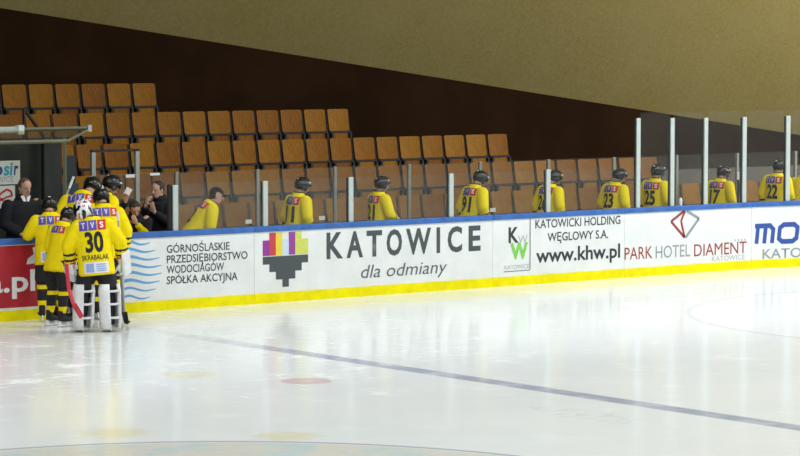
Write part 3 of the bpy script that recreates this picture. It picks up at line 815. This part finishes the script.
    # ---- head gear
    if head == 'helmet':
        bm = bmesh.new(); ball(bm, (0, -0.008, 0.026), (0.118, 0.143, 0.125), None, 26)
        cut_shell(lambda c: c.z > (0.030 if c.y > 0.06 else (-0.062 if abs(c.y) < 0.055 else -0.050)), bm)
        for v in bm.verts:
            if abs(v.co.x) > 0.03 and abs(v.co.x) < 0.055 and v.co.z > 0.07: v.co.z += 0.010
        bmesh.ops.transform(bm, matrix=HM, verts=bm.verts)
        o = P('helmet', bm, M_helm); sd = o.modifiers.new('s', 'SOLIDIFY'); sd.thickness = 0.014; sd.offset = -1
        for s in (-1, 1):
            bm = bmesh.new(); loft(bm, [(s * 0.042, 0.092, 0.116), (s * 0.046, 0.0, 0.149), (s * 0.042, -0.092, 0.112), (s * 0.038, -0.138, 0.050)], [(0.012, 0.006)] * 4, seg=8, M=HM)
            P('ridge', bm, M_helm, o)
            bm = bmesh.new(); ball(bm, (s * 0.108, 0.004, -0.035), (0.010, 0.034, 0.036), HM, 12); P('ear_guard', bm, M_helm, o)
            bm = bmesh.new(); loft(bm, [(s * 0.090, 0.015, -0.05), (s * 0.070, 0.045, -0.115), (0, 0.066, -0.140)], [(0.008, 0.003)] * 3, seg=6, M=HM); P('chin_strap', bm, M_black, o)
            bm = bmesh.new(); ball(bm, (s * 0.084, 0.060, 0.090), (0.022, 0.022, 0.014), HM, 8); P('sticker_or_glint', bm, M_wprint, o)  # white front logo, enlarged to paint in the helmet's highlights
        bm = bmesh.new(); ball(bm, (0, -0.122, 0.090), (0.028, 0.010, 0.014), HM, 8); P('sticker_or_glint', bm, M_wprint, o)  # white mark at the back, logo and painted-in highlight in one
        bm = bmesh.new(); ball(bm, (0, 0.0, 0.0), (0.120, 0.150, 0.125), None, 24)
        cut_shell(lambda c: c.y > 0.055 and -0.055 < c.z < 0.045, bm); bmesh.ops.transform(bm, matrix=HM, verts=bm.verts)
        P('visor', bm, M_visor, o)
    elif head == 'cap':
        bm = bmesh.new(); ball(bm, (0, -0.010, 0.030), (0.092, 0.114, 0.102), None, 22)
        cut_shell(lambda c: c.z > 0.032 - (0.03 if c.y < 0 else 0), bm); bmesh.ops.transform(bm, matrix=HM, verts=bm.verts)
        o = P('cap', bm, M_coat); sd = o.modifiers.new('s', 'SOLIDIFY'); sd.thickness = 0.008
        bm = bmesh.new(); n = 12; r0, r1 = [], []
        for i in range(n + 1):
            q = -1.1 + 2.2 * i / n
            r0.append(bm.verts.new((0.088 * math.sin(q), -0.01 + 0.110 * math.cos(q), 0.042))); r1.append(bm.verts.new((0.080 * math.sin(q), 0.02 + 0.165 * math.cos(q), 0.030)))
        for i in range(n): bm.faces.new((r0[i], r0[i + 1], r1[i + 1], r1[i]))
        bmesh.ops.transform(bm, matrix=HM, verts=bm.verts)
        b_ = P('brim', bm, M_coat, o); sd = b_.modifiers.new('s', 'SOLIDIFY'); sd.thickness = 0.006
    elif head == 'mask':
        # white painted goalie mask: a rounded shell closed round the head with back plate
        bm = bmesh.new(); ball(bm, (0, -0.012, 0.006), (0.140, 0.168, 0.172), None, 40)
        cut_shell(lambda c: not (c.y > 0.105 and -0.06 < c.z < 0.055 and abs(c.x) < 0.075), bm)
        bmesh.ops.transform(bm, matrix=HM, verts=bm.verts)
        me = mesh(bm, 'mask', True); HI = HM.inverted()
        o = link('mask', me, [M_white, M_helm, M_redp], body)
        for p in me.polygons:
            q = HI @ p.center
            w1 = math.sin(q.x * 48 + q.z * 30) + math.sin(q.z * 62 - q.x * 25 + q.y * 40)
            p.material_index = 1 if (w1 > 0.95 or abs(q.x) > 0.112) else (2 if (w1 < -1.62) else 0)
        sd = o.modifiers.new('s', 'SOLIDIFY'); sd.thickness = 0.010; sd.offset = -1
        for k in range(5):
            z = -0.055 + 0.027 * k
            bm = bmesh.new(); loft(bm, [(-0.085, 0.088, z), (-0.045, 0.135, z), (0, 0.148, z), (0.045, 0.135, z), (0.085, 0.088, z)], [0.004] * 5, hint=(0, 0, 1), seg=6, M=HM); P('cage_bar', bm, M_steel, o)
    # ---- clothes on the legs
    if outfit == 'player':
        B = bulk
        bm = bmesh.new()
        loft(bm, [up(0, 0, 0.80), up(0, 0, 0.93), up(0, 0, 1.04)], [(0.19 * B, 0.15 * B), (0.19 * B, 0.15 * B), (0.17 * B, 0.135 * B)], seg=20)
        for s in (-1, 1):
            loft(bm, [hp[s] + Vector((0, 0, 0.02)), hp[s].lerp(kn[s], 0.5), kn[s] + Vector((0, 0, 0.03)), kn[s] + Vector((0, 0, 0.0))], [0.125 * B, 0.122 * B, 0.118 * B, 0.10 * B], seg=16)
        o = link('hockey_pants', remesh(bm, 'hockey_pants', 0.015, 4), M_black, body)
        for s in (-1, 1):
            bm = bmesh.new(); k0, a0 = kn[s] + Vector((0, 0.0, 0.06)), an[s] + Vector((0, 0, 0.03))
            loft(bm, [k0, kn[s] + Vector((0, 0.01, 0)), kn[s].lerp(an[s], 0.3), kn[s].lerp(an[s], 0.65), a0], [0.080, 0.085, 0.082, 0.070, 0.056], seg=16)
            me = remesh(bm, 'sock', 0.012, 3); o = link('sock', me, [M_black, M_jersey], body)
            zt, zb = k0.z, a0.z
            for p in me.polygons:
                u = (p.center.z - zb) / (zt - zb)
                p.material_index = 1 if sock != 'plain' and (u < 0.24 or 0.62 < u < 0.76) else 0
            bm = bmesh.new(); ft = an[s] + Vector((0, 0.02, -0.055))
            loft(bm, [an[s] + Vector((0, -0.01, 0.075)), an[s] + Vector((0, -0.004, 0.01)), an[s] + Vector((0, 0.0, -0.05)), an[s] + Vector((0, 0.0, -0.085))], [(0.050, 0.058), (0.047, 0.062), (0.045, 0.075), (0.042, 0.075)], seg=14)
            loft(bm, [ft + Vector((0, -0.03, 0.0)), ft + Vector((0.0, 0.06, -0.005)), ft + Vector((0.01 * s, 0.13, -0.015)), ft + Vector((0.012 * s, 0.175, -0.02))], [(0.050, 0.050), (0.052, 0.044), (0.048, 0.034), (0.030, 0.020)], seg=14)
            sk = link('skate', remesh(bm, 'skate', 0.010, 2), M_black, body)
            bz = 0.0
            bm = bmesh.new(); x, y = an[s].x, an[s].y
            box(bm, (x - 0.011, y - 0.075, 0.028), (x + 0.011, y - 0.025, dz + 0.02)); box(bm, (x - 0.011, y + 0.08, 0.028), (x + 0.011, y + 0.14, dz + 0.015)); box(bm, (x - 0.009, y - 0.09, 0.022), (x + 0.009, y + 0.17, 0.040))
            P('blade_holder', bm, M_white, sk, sm=False)
            bm = bmesh.new(); loft(bm, [(x, y - 0.105, 0.022), (x, y - 0.09, 0.008), (x, y + 0.0, 0.0125), (x, y + 0.15, 0.0125), (x, y + 0.185, 0.026)], [(0.002, 0.012)] * 5, seg=6)
            P('blade', bm, M_steel, sk, sm=False)
    else:
        bm = bmesh.new()
        loft(bm, [up(0, 0, 0.84), up(0, 0, 0.93), up(0, 0, 1.02)], [(0.175, 0.13), (0.18, 0.13), (0.165, 0.12)], seg=18)
        for s in (-1, 1):
            loft(bm, [hp[s], hp[s].lerp(kn[s], 0.5), kn[s], kn[s].lerp(an[s], 0.5), an[s] + Vector((0, 0, -0.03))], [0.105, 0.092, 0.078, 0.072, 0.068], seg=14)
        link('trousers', remesh(bm, 'trousers', 0.014, 3), M_black, body)
        for s in (-1, 1):
            bm = bmesh.new(); ft = an[s] + Vector((0, 0.02, -0.06))
            loft(bm, [ft + Vector((0, -0.085, 0.0)), ft + Vector((0, -0.03, 0.02)), ft + Vector((0, 0.07, 0.0)), ft + Vector((0.01 * s, 0.15, -0.015)), ft + Vector((0.012 * s, 0.18, -0.022))], [(0.032, 0.038), (0.046, 0.058), (0.050, 0.038), (0.042, 0.024), (0.02, 0.012)], seg=14)
            P('shoe', bm, M_black)
    # ---- jersey or jacket
    B = bulk
    bm = bmesh.new()
    if outfit == 'player':
        loft(bm, [up(0, 0, hem), up(0, 0, hem + 0.03), up(0, 0, 0.97), up(0, 0, 1.15), up(0, -0.005, 1.31), up(0, -0.01, 1.42), up(0, -0.012, 1.480), up(0, -0.012, 1.540)],
             [(0.225 * B, 0.165 * B), (0.235 * B, 0.172 * B), (0.225 * B, 0.165 * B), (0.220 * B, 0.155 * B), (0.232 * B, 0.152 * B), (0.200 * B, 0.138 * B), (0.130, 0.108), (0.080, 0.085)], seg=24)
        sr = (0.102, 0.099, 0.090, 0.083, 0.074)
    else:
        loft(bm, [up(0, 0, 0.72), up(0, 0, 0.93), up(0, 0, 1.12), up(0, 0, 1.30), up(0, -0.005, 1.42), up(0, -0.01, 1.475), up(0, -0.01, 1.53)],
             [(0.215 * B, 0.155 * B), (0.208 * B, 0.152 * B), (0.192 * B, 0.145 * B), (0.208 * B, 0.145 * B), (0.198 * B, 0.128 * B), (0.115, 0.095), (0.074, 0.076)], seg=24)
        sr = (0.085, 0.078, 0.066, 0.062, 0.052)
    BS = 1 + (B - 1) * 0.6
    for s in (-1, 1):
        e, w_ = el[s], wr[s]; s0 = sh[s] + (T.to_3x3() @ Vector((s * 0.015 * B, 0, -0.035)))
        ball(bm, s0, sr[0] * BS)
        loft(bm, [s0, s0.lerp(e, 0.5), e], [sr[0] * BS, sr[1] * BS, sr[2] * BS], seg=14); ball(bm, e, sr[2] * BS)
        loft(bm, [e, e.lerp(w_, 0.5), e.lerp(w_, 0.93)], [sr[2] * BS, sr[3] * BS, sr[4] * BS], seg=14)
    nm = 'jersey' if outfit == 'player' else 'jacket'
    me = remesh(bm, nm, 0.0125, 4)
    ml = {'player': [M_jersey, M_black, M_green], 'coat': [M_coat, M_coat, M_coat], 'mixed': [M_coat, M_jersey, M_coat]}[outfit]
    jersey = link(nm, me, ml, body)
    for p in me.polygons:
        q = p.center
        if outfit == 'player':
            idx = 0
            for s in (-1, 1):
                ax = wr[s] - el[s]; u = (q - el[s]).dot(ax) / ax.length_squared
                dd = (q - el[s] - ax * max(0, min(1, u))).length
                if dd < 0.12 * BS and (0.30 < u < 0.42 or 0.58 < u < 0.70): idx = 1
                ax2 = el[s] - sh[s]; u2 = (q - sh[s]).dot(ax2) / ax2.length_squared
                rel = (T.inverted() @ q)
            rel = T.inverted() @ q + Vector((0, 0, 0.93))
            if rel.z > 1.520: idx = 1
            p.material_index = idx
        elif outfit == 'mixed':
            rel = T.inverted() @ q
            ax = wr[-1] - el[-1]; u = (q - el[-1]).dot(ax) / ax.length_squared
            dd = (q - el[-1] - ax * max(0, min(1, u))).length
            p.material_index = 1 if (dd < 0.075 and u > 0.02) or (rel.y > 0.03 and 0.05 < abs(rel.x) < 0.12 and rel.z < 0.42) else 0
    if outfit != 'player' and head != 'mask':
        bm = bmesh.new()
        loft(bm, [up(0, -0.006, 1.465), up(0, -0.004, 1.50), up(0, -0.004, 1.545)], [(0.105, 0.092), (0.088, 0.084), (0.080, 0.080)], seg=20, caps=False)
        o = P('collar', bm, M_coat); sd = o.modifiers.new('s', 'SOLIDIFY'); sd.thickness = 0.012; sd.offset = 1
    # ---- gloves
    if gloved:
        for s in (-1, 1):
            bm = bmesh.new(); d = hd[s]; w_ = wr[s]; q, n_, sd_ = frame_from(d, palm[s])
            big = 1.35 if goalie else 1.0
            loft(bm, [w_ - d * 0.07, w_ - d * 0.02, w_ + d * 0.03], [(0.066 * big, 0.062), (0.060 * big, 0.054), (0.052 * big, 0.040)], hint=sd_, seg=12)
            add_hand(bm, w_ + d * 0.01, d, palm[s], -s, 0.6, 1.1 * big, 1.75)
            if goalie:
                # blocker board on one hand, catching glove web on the other
                if s == 1: loft(bm, [w_ - d * 0.14 - n_ * 0.07, w_ + d * 0.20 - n_ * 0.07], [(0.10, 0.022)] * 2, hint=sd_, seg=16, power=5)
                else: loft(bm, [w_ - d * 0.05 - n_ * 0.03, w_ + d * 0.08 - n_ * 0.04, w_ + d * 0.22], [(0.09, 0.03), (0.13, 0.035), (0.07, 0.02)], hint=sd_, seg=16)
            g = link('glove', remesh(bm, 'glove', 0.009, 2), M_white if (goalie or sponsor == 'wg') else M_black, body)
            bm = bmesh.new(); loft(bm, [w_ - d * 0.075, w_ - d * 0.055], [(0.070 * big, 0.066)] * 2, hint=sd_, seg=14)
            P('cuff_band', bm, M_red if goalie else M_white, g)
    # ---- printing on the back, wrapped onto the cloth
    if outfit == 'player':
        bvh = BVHTree.FromPolygons([v.co for v in me.vertices], [p.vertices[:] for p in me.polygons])
        T3 = T.to_3x3(); dv = (T3 @ Vector((0, 1, 0))).normalized()
        def wrap(bm, d):
            for v in bm.verts:
                o_ = T @ Vector((v.co.x, -0.8, v.co.y - 0.93)); hit = bvh.ray_cast(o_, dv)
                v.co = (hit[0] - dv * d) if hit[0] else T @ Vector((v.co.x, -0.16, v.co.y - 0.93))
        def dense(bm, cuts):
            bmesh.ops.triangulate(bm, faces=bm.faces)
            bmesh.ops.subdivide_edges(bm, edges=[e for e in bm.edges if e.calc_length() > 0.03], cuts=cuts, use_grid_fill=False)
            bmesh.ops.triangulate(bm, faces=bm.faces)
        def grid(x0, x1, z0, z1, n=6):
            bm = bmesh.new(); g = [[bm.verts.new((x0 + (x1 - x0) * i / n, z0 + (z1 - z0) * j / n, 0)) for j in range(n + 1)] for i in range(n + 1)]
            for i in range(n):
                for j in range(n): bm.faces.new((g[i][j], g[i + 1][j], g[i + 1][j + 1], g[i][j + 1]))
            return bm
        def letters(s, x0, x1, z0, cap, m, bold, nm, d=0.006):
            bm = text_mesh(s, bold); xs = [v.co.x for v in bm.verts]; a, b = min(xs), max(xs)
            for v in bm.verts: v.co = Vector((x0 + (v.co.x - a) / (b - a) * (x1 - x0), z0 + v.co.y / CAPH * cap, 0))
            dense(bm, 2); wrap(bm, d); return P(nm, bm, m, jersey, sm=False)
        if tvs:
            pwid = 0.105 * B
            for i, (ch, m) in enumerate((('T', M_purple), ('V', M_purple), ('S', M_redp))):
                x0 = (i - 1.5) * (pwid + 0.012)
                bm = grid(x0, x0 + pwid, 1.325, 1.325 + 0.13 * B); wrap(bm, 0.004); P('sponsor_patch', bm, m, jersey)
                letters(ch, x0 + pwid * 0.28, x0 + pwid * 0.72, 1.325 + 0.033, 0.07 * B, M_wprint, 0.03, 'sponsor_letter', 0.0075)
        if number:
            wd = 0.115 * B * len(number)
            letters(number, -wd / 2, wd / 2, 1.335 - 0.275 * B, 0.235 * B, M_print, 0.035, 'number')
        if name: letters(name, -0.17 * B, 0.17 * B, 1.335 - 0.275 * B - 0.115, 0.068, M_print, 0.012, 'name')
        if sponsor is True:
            bm = grid(-0.155 * B, 0.155 * B, hem + 0.03, hem + 0.185, 8); wrap(bm, 0.004); o = P('lower_patch', bm, M_wprint, jersey)
            bm = grid(-0.13 * B, -0.03 * B, hem + 0.05, hem + 0.165, 4); wrap(bm, 0.007); P('lower_patch_mark', bm, M_bprint, jersey)
            for i in range(4):
                bm = grid(0.0, 0.125 * B, hem + 0.055 + i * 0.029, hem + 0.070 + i * 0.029, 4); wrap(bm, 0.007); P('lower_patch_line', bm, M_bprint, jersey)
    return body, dict(T=T, HM=HM, wr=wr, el=el, kn=kn, an=an, hd=hd, palm=palm)

D2R = math.radians
# ---- players in line behind the boards, backs to us, facing along the bench
BG = 'players standing in line behind the boards'
person('player in number 11 yellow jersey, leftmost helmeted one behind the low glass', (4.80, 1.0, 0), D2R(-90), 0.985, 0.10, hpitch=0.25, hyaw=-0.2, number='11', group=BG)
person('player with face turned right, standing behind the large grey city lettering', (6.42, 1.0, 0), D2R(-98), 0.965, 0.05, hpitch=0.12, hyaw=-0.1, number='21', group=BG,
       arms={-1: ((-0.30, 0.06, 1.16), (-0.12, 0.28, 1.06)), 1: ((0.29, 0.05, 1.15), (0.14, 0.28, 1.04))})
person('player in number 91 yellow jersey with bowed head', (8.36, 1.0, 0), D2R(-92), 1.0, 0.16, hpitch=0.45, number='91', group=BG)
person('player in number 26 yellow jersey partly hidden by a short white post', (10.02, 1.0, 0), D2R(-88), 0.975, 0.15, hpitch=0.30, hyaw=-0.2, number='26', group=BG)
person('player in number 23 yellow jersey left of the tall white posts', (11.52, 1.0, 0), D2R(-88), 0.965, 0.12, hpitch=0.30, hyaw=-0.4, number='23', group=BG)
person('player in number 25 yellow jersey between the first two tall posts', (12.50, 1.0, 0), D2R(-82), 0.985, 0.05, hpitch=0.15, number='25', group=BG)
person('player in number 17 yellow jersey between tall white posts beside the upright stick', (14.06, 1.0, 0), D2R(-82), 0.955, 0.12, hpitch=0.25, number='17', group=BG)
person('player in number 22 yellow jersey behind a tall post near the right end', (15.52, 1.0, 0), D2R(-80), 0.99, 0.08, hpitch=0.12, number='22', group=BG)
person('player cut off by the right edge of the photo', (16.28, 1.05, 0), D2R(-75), 0.95, 0.10, hpitch=0.25, tvs=False, group=BG)
person('player in dark cap leaning forward behind the low glass', (2.84, 1.0, 0), D2R(-106), 1.0, 0.62, hpitch=-0.40, hyaw=-0.25, head='cap', number='2', group=BG,
       arms={-1: ((-0.30, 0.10, 1.16), (-0.20, 0.20, 0.92)), 1: ((0.27, 0.10, 1.16), (0.20, 0.22, 0.92))})

# ---- huddle of players at the gate
HG = 'players crowding at the bench gate'
gp, gj = person('goalkeeper in number 30 jersey with white mask and white leg pads', (-0.68, -1.95, 0), D2R(-31), 0.975, 0.10, side=-0.08, hoff=-0.10, hem=0.70, sock='plain', hpitch=0.55, hyaw=0.25, number='30', name='SKRABALAK', head='mask', goalie=True, sponsor=True, bulk=1.1, group=HG,
       legs={-1: ((-0.16, 0.03), (-0.18, -0.02)), 1: ((0.18, 0.03), (0.21, -0.02))},
       arms={-1: ((-0.36, 0.02, 1.14), (-0.35, 0.12, 0.86)), 1: ((0.36, 0.04, 1.14), (0.36, 0.14, 0.88))})
person('shorter player with bowed black helmet hugging the goalkeeper on his left', (-0.76, -1.06, 0), D2R(-78), 0.91, 0.28, side=0.0, bulk=0.85, hyaw=0.3, hpitch=0.35, group=HG, sponsor='wg',
       arms={-1: ((-0.24, 0.02, 1.14), (-0.22, 0.14, 0.91)), 1: ((0.24, 0.10, 1.16), (0.16, 0.20, 0.94))})
person('player with number 5 on his back beside the red board', (-0.46, -0.40, 0), D2R(-26), 0.96, 0.18, hpitch=0.42, number='5', group=HG, sponsor=True,
       arms={-1: ((-0.32, 0.05, 1.20), (-0.28, 0.28, 1.22))})
person('player bent forward right behind the goalkeeper mask, lettered patches across his shoulders', (0.40, 0.24, 0), D2R(-44), 1.13, 0.46, hoff=0.07, hpitch=0.45, hyaw=-0.3, number='7', group=HG)
person('player right of the goalkeeper with large lettered patches and number 2', (0.36, -0.54, 0), D2R(-18), 1.02, 0.24, hpitch=0.35, hyaw=0.15, number='12', group=HG)
person('player looking down in black helmet, deepest in the gate crowd', (1.04, 0.66, 0), D2R(-95), 1.08, 0.10, hpitch=0.50, tvs=False, group=HG)

# ---- staff
p0, j0 = person('man in dark coat and white shirt standing in the booth', (-0.10, 0.98, 0), D2R(172), 1.12, 0.02, hyaw=0.15, hpitch=0.10, outfit='coat', head='short', hair=M_hairl, bulk=1.15,
       arms={-1: ((-0.27, 0.02, 1.16), (-0.10, 0.20, 1.02)), 1: ((0.27, 0.02, 1.16), (0.10, 0.20, 1.03))})
p7, j7 = person('dark haired man in black and yellow jacket raising a white card', (1.72, 0.80, 0), D2R(140), 0.93, 0.28, hyaw=0.35, hpitch=0.25, outfit='mixed', head='hair',
       arms={1: ((0.25, 0.04, 1.56), (0.12, 0.08, 1.76), (0.2, 1, 0), (-0.2, 0.1, 1)), -1: ((-0.20, 0.18, 1.20), (-0.06, 0.25, 1.44), (0.2, -1, 0.3), (0.5, -0.2, 1))})
person('man in black jacket seen in profile with hand at his chin', (2.40, 1.16, 0), D2R(112), 1.05, 0.06, hyaw=-0.1, hpitch=0.05, outfit='coat', head='short', hair=M_hair,
       arms={1: ((0.22, 0.12, 1.20), (0.08, 0.24, 1.42), (-0.3, -1, 0.2), (-0.3, -0.2, 1)), -1: ((-0.22, 0.14, 1.18), (-0.08, 0.26, 1.33), (0.2, -1, 0.2), (0.4, 0.0, 1))})

bm = bmesh.new(); T0 = j0['T']
loft(bm, [(-0.045, 0.083, 0.60), (0.0, 0.125, 0.46)], [(0.028, 0.006), (0.008, 0.006)], hint=(1, 0, 0.3), seg=6, M=T0)
loft(bm, [(0.045, 0.083, 0.60), (0.0, 0.125, 0.46)], [(0.028, 0.006), (0.008, 0.006)], hint=(1, 0, -0.3), seg=6, M=T0)
obj('shirt_collar', bm, M_wprint, p0)
# ================================================================== STICKS, CARD, BOTTLE, PADS
def world(o, v):
    return Matrix.Translation(o.location) @ o.rotation_euler.to_matrix().to_4x4() @ Matrix.Diagonal((o.scale[0],) * 3 + (1,)) @ Vector(v)
# card held up
h = world(p7, j7['wr'][1] + j7['hd'][1] * 0.14)
bm = bmesh.new(); box(bm, (-0.045, -0.005, -0.03), (0.045, 0.005, 0.085)); o = obj('paper_card', bm, M_wprint)
o.location = h; o.rotation_euler = (0.1, 0.5, -0.6); tag(o, 'small white card held up by the dark haired man', 'card')

# goalkeeper's leg pads: children of the goalkeeper
for s in (-1, 1):
    x, y = gj['an'][s].x, gj['an'][s].y; k = gj['kn'][s]
    bm = bmesh.new(); rings = []
    prof = [(0.045, 0.135, 0.16, 0.05), (0.14, 0.150, 0.17, 0.02), (0.30, 0.152, 0.145, 0.0), (0.50, 0.155, 0.145, 0.0), (0.56, 0.160, 0.15, 0.01), (0.67, 0.145, 0.15, 0.03)]
    for z, a, b, cy in prof:
        ro, ri = [], []; nseg = 18; u = z / 0.8; cx = x + (k.x - x) * u
        for i in range(nseg + 1):
            q = D2R(-30 + 300 * i / nseg)        # open to the back
            cs, sn = math.cos(q), math.sin(q); cs = math.copysign(abs(cs) ** 0.6, cs); sn = math.copysign(abs(sn) ** 0.6, sn)
            ro.append(bm.verts.new((cx + a * cs, y + cy + b * sn, z))); ri.append(bm.verts.new((cx + (a - 0.045) * cs, y + cy + (b - 0.05) * sn, z)))
        rings.append((ro, ri))
    for (o0, i0), (o1, i1) in zip(rings, rings[1:]):
        for i in range(nseg):
            bm.faces.new((o0[i], o0[i + 1], o1[i + 1], o1[i])); bm.faces.new((i0[i], i1[i], i1[i + 1], i0[i + 1]))
        for i in (0, nseg): bm.faces.new((o0[i], o1[i], i1[i], i0[i]))
    for (o0, i0) in (rings[0], rings[-1]):
        for i in range(nseg): bm.faces.new((o0[i], i0[i], i0[i + 1], o0[i + 1]))
    pad = obj('leg_pad', bm, M_white, gp, smooth=True)
    for z in (0.20, 0.39, 0.57):
        bm = bmesh.new(); cx = x + (k.x - x) * z / 0.8
        loft(bm, [(cx - 0.13, y - 0.085, z), (cx - 0.06, y - 0.115, z + 0.004), (cx + 0.06, y - 0.115, z + 0.004), (cx + 0.13, y - 0.085, z + 0.012)], [(0.016, 0.004)] * 4, hint=(0, 0, 1), seg=6)
        obj('strap', bm, M_white, pad)

def stick(label, pts, wid, thick, m, blade, mb, cat='stick', name='hockey_stick', tape=None):
    base = Vector(pts[-1]); r = empty(name, base, label, cat)
    L = [Vector(p) - base for p in pts]
    bm = bmesh.new(); loft(bm, L, [(wid, thick)] * len(L), hint=(0.8, -0.6, 0), seg=8, power=4); obj('shaft', bm, m, r)
    if blade:
        bm = bmesh.new(); loft(bm, [Vector(p) - base for p in blade], [(0.008, 0.036)] * len(blade), hint=(-0.6, -0.8, 0), seg=8, power=4); obj('blade', bm, mb, r)
    if tape:
        bm = bmesh.new(); d = (L[1] - L[0]).normalized(); loft(bm, [L[0] - d * 0.005, L[0] + d * tape], [(wid * 1.35, thick * 1.35)] * 2, hint=(0.8, -0.6, 0), seg=8, power=4); obj('tape', bm, M_wprint, r)
    return r
# red goalkeeper stick at the goalkeeper's left pad
g0 = at(66.5, 264, 1, -1.98); g1 = at(69, 290, 1, -2.08); g2 = at(74, 305, 1, -2.20)
stick('red and white goalkeeper stick leaning on the left leg pad', [(g0.x, g0.y, g0.z), (g1.x, g1.y, g1.z), (g2.x, g2.y, g2.z)], 0.026, 0.012, M_red,
      [(g2.x, g2.y, g2.z + 0.01), (g2.x + 0.05, g2.y - 0.02, g2.z - 0.08), (g2.x + 0.06, g2.y - 0.10, g2.z - 0.16)], M_red, name='goalkeeper_stick')
# stick in front of the player at the right of the huddle
s0_ = at(117.5, 212, 1, -1.62); s1_ = at(124.5, 312, 1, -1.62)
stick('thin pale hockey stick standing at the goalkeeper right side', [s0_, s1_], 0.013, 0.010, M_grey, [s1_ + Vector((0, 0, 0.0)), Vector((s1_.x + 0.03, s1_.y, 0.06)), Vector((s1_.x + 0.13, s1_.y + 0.10, 0.04))], M_black, tape=0.12)
# upright sticks behind the glass
q0 = at(738, 172, 1, 1.25); q1 = Vector((q0.x + 0.02, 1.25, 0.02))
r = stick('upright dark hockey stick with white taped end behind tall glass', [q0, q1], 0.016, 0.011, M_black, None, None, tape=0.14)
q0 = at(481.5, 161, 1, 1.40); q1 = Vector((q0.x + 0.0, 1.40, 0.02))
q0 = at(73.5, 177, 1, 1.05); q1 = at(66, 197, 1, 0.95)
e_ = Vector((q1.x - 0.25, 0.9, 0.02))
stick('slanted pale hockey stick rising beside the dark booth column', [q0, q1, e_], 0.014, 0.010, M_grey, None, None, tape=0.20)
# drink bottle standing behind the glass on the rail
b0 = at(680.5, 205.5, 1, 0.075)
bo = empty('drink_bottle', (b0.x, 0.075, BH), 'white drink bottle standing on the blue rail behind tall glass', 'bottle')
bm = bmesh.new(); loft(bm, [(0, 0, 0.0), (0, 0, 0.09), (0, 0, 0.105)], [0.030, 0.032, 0.026], seg=14); obj('body', bm, M_white, bo, smooth=False)
bm = bmesh.new(); loft(bm, [(0, 0, 0.105), (0, 0, 0.12), (0, 0, 0.135)], [0.027, 0.022, 0.010], seg=14); obj('cap', bm, M_white, bo)
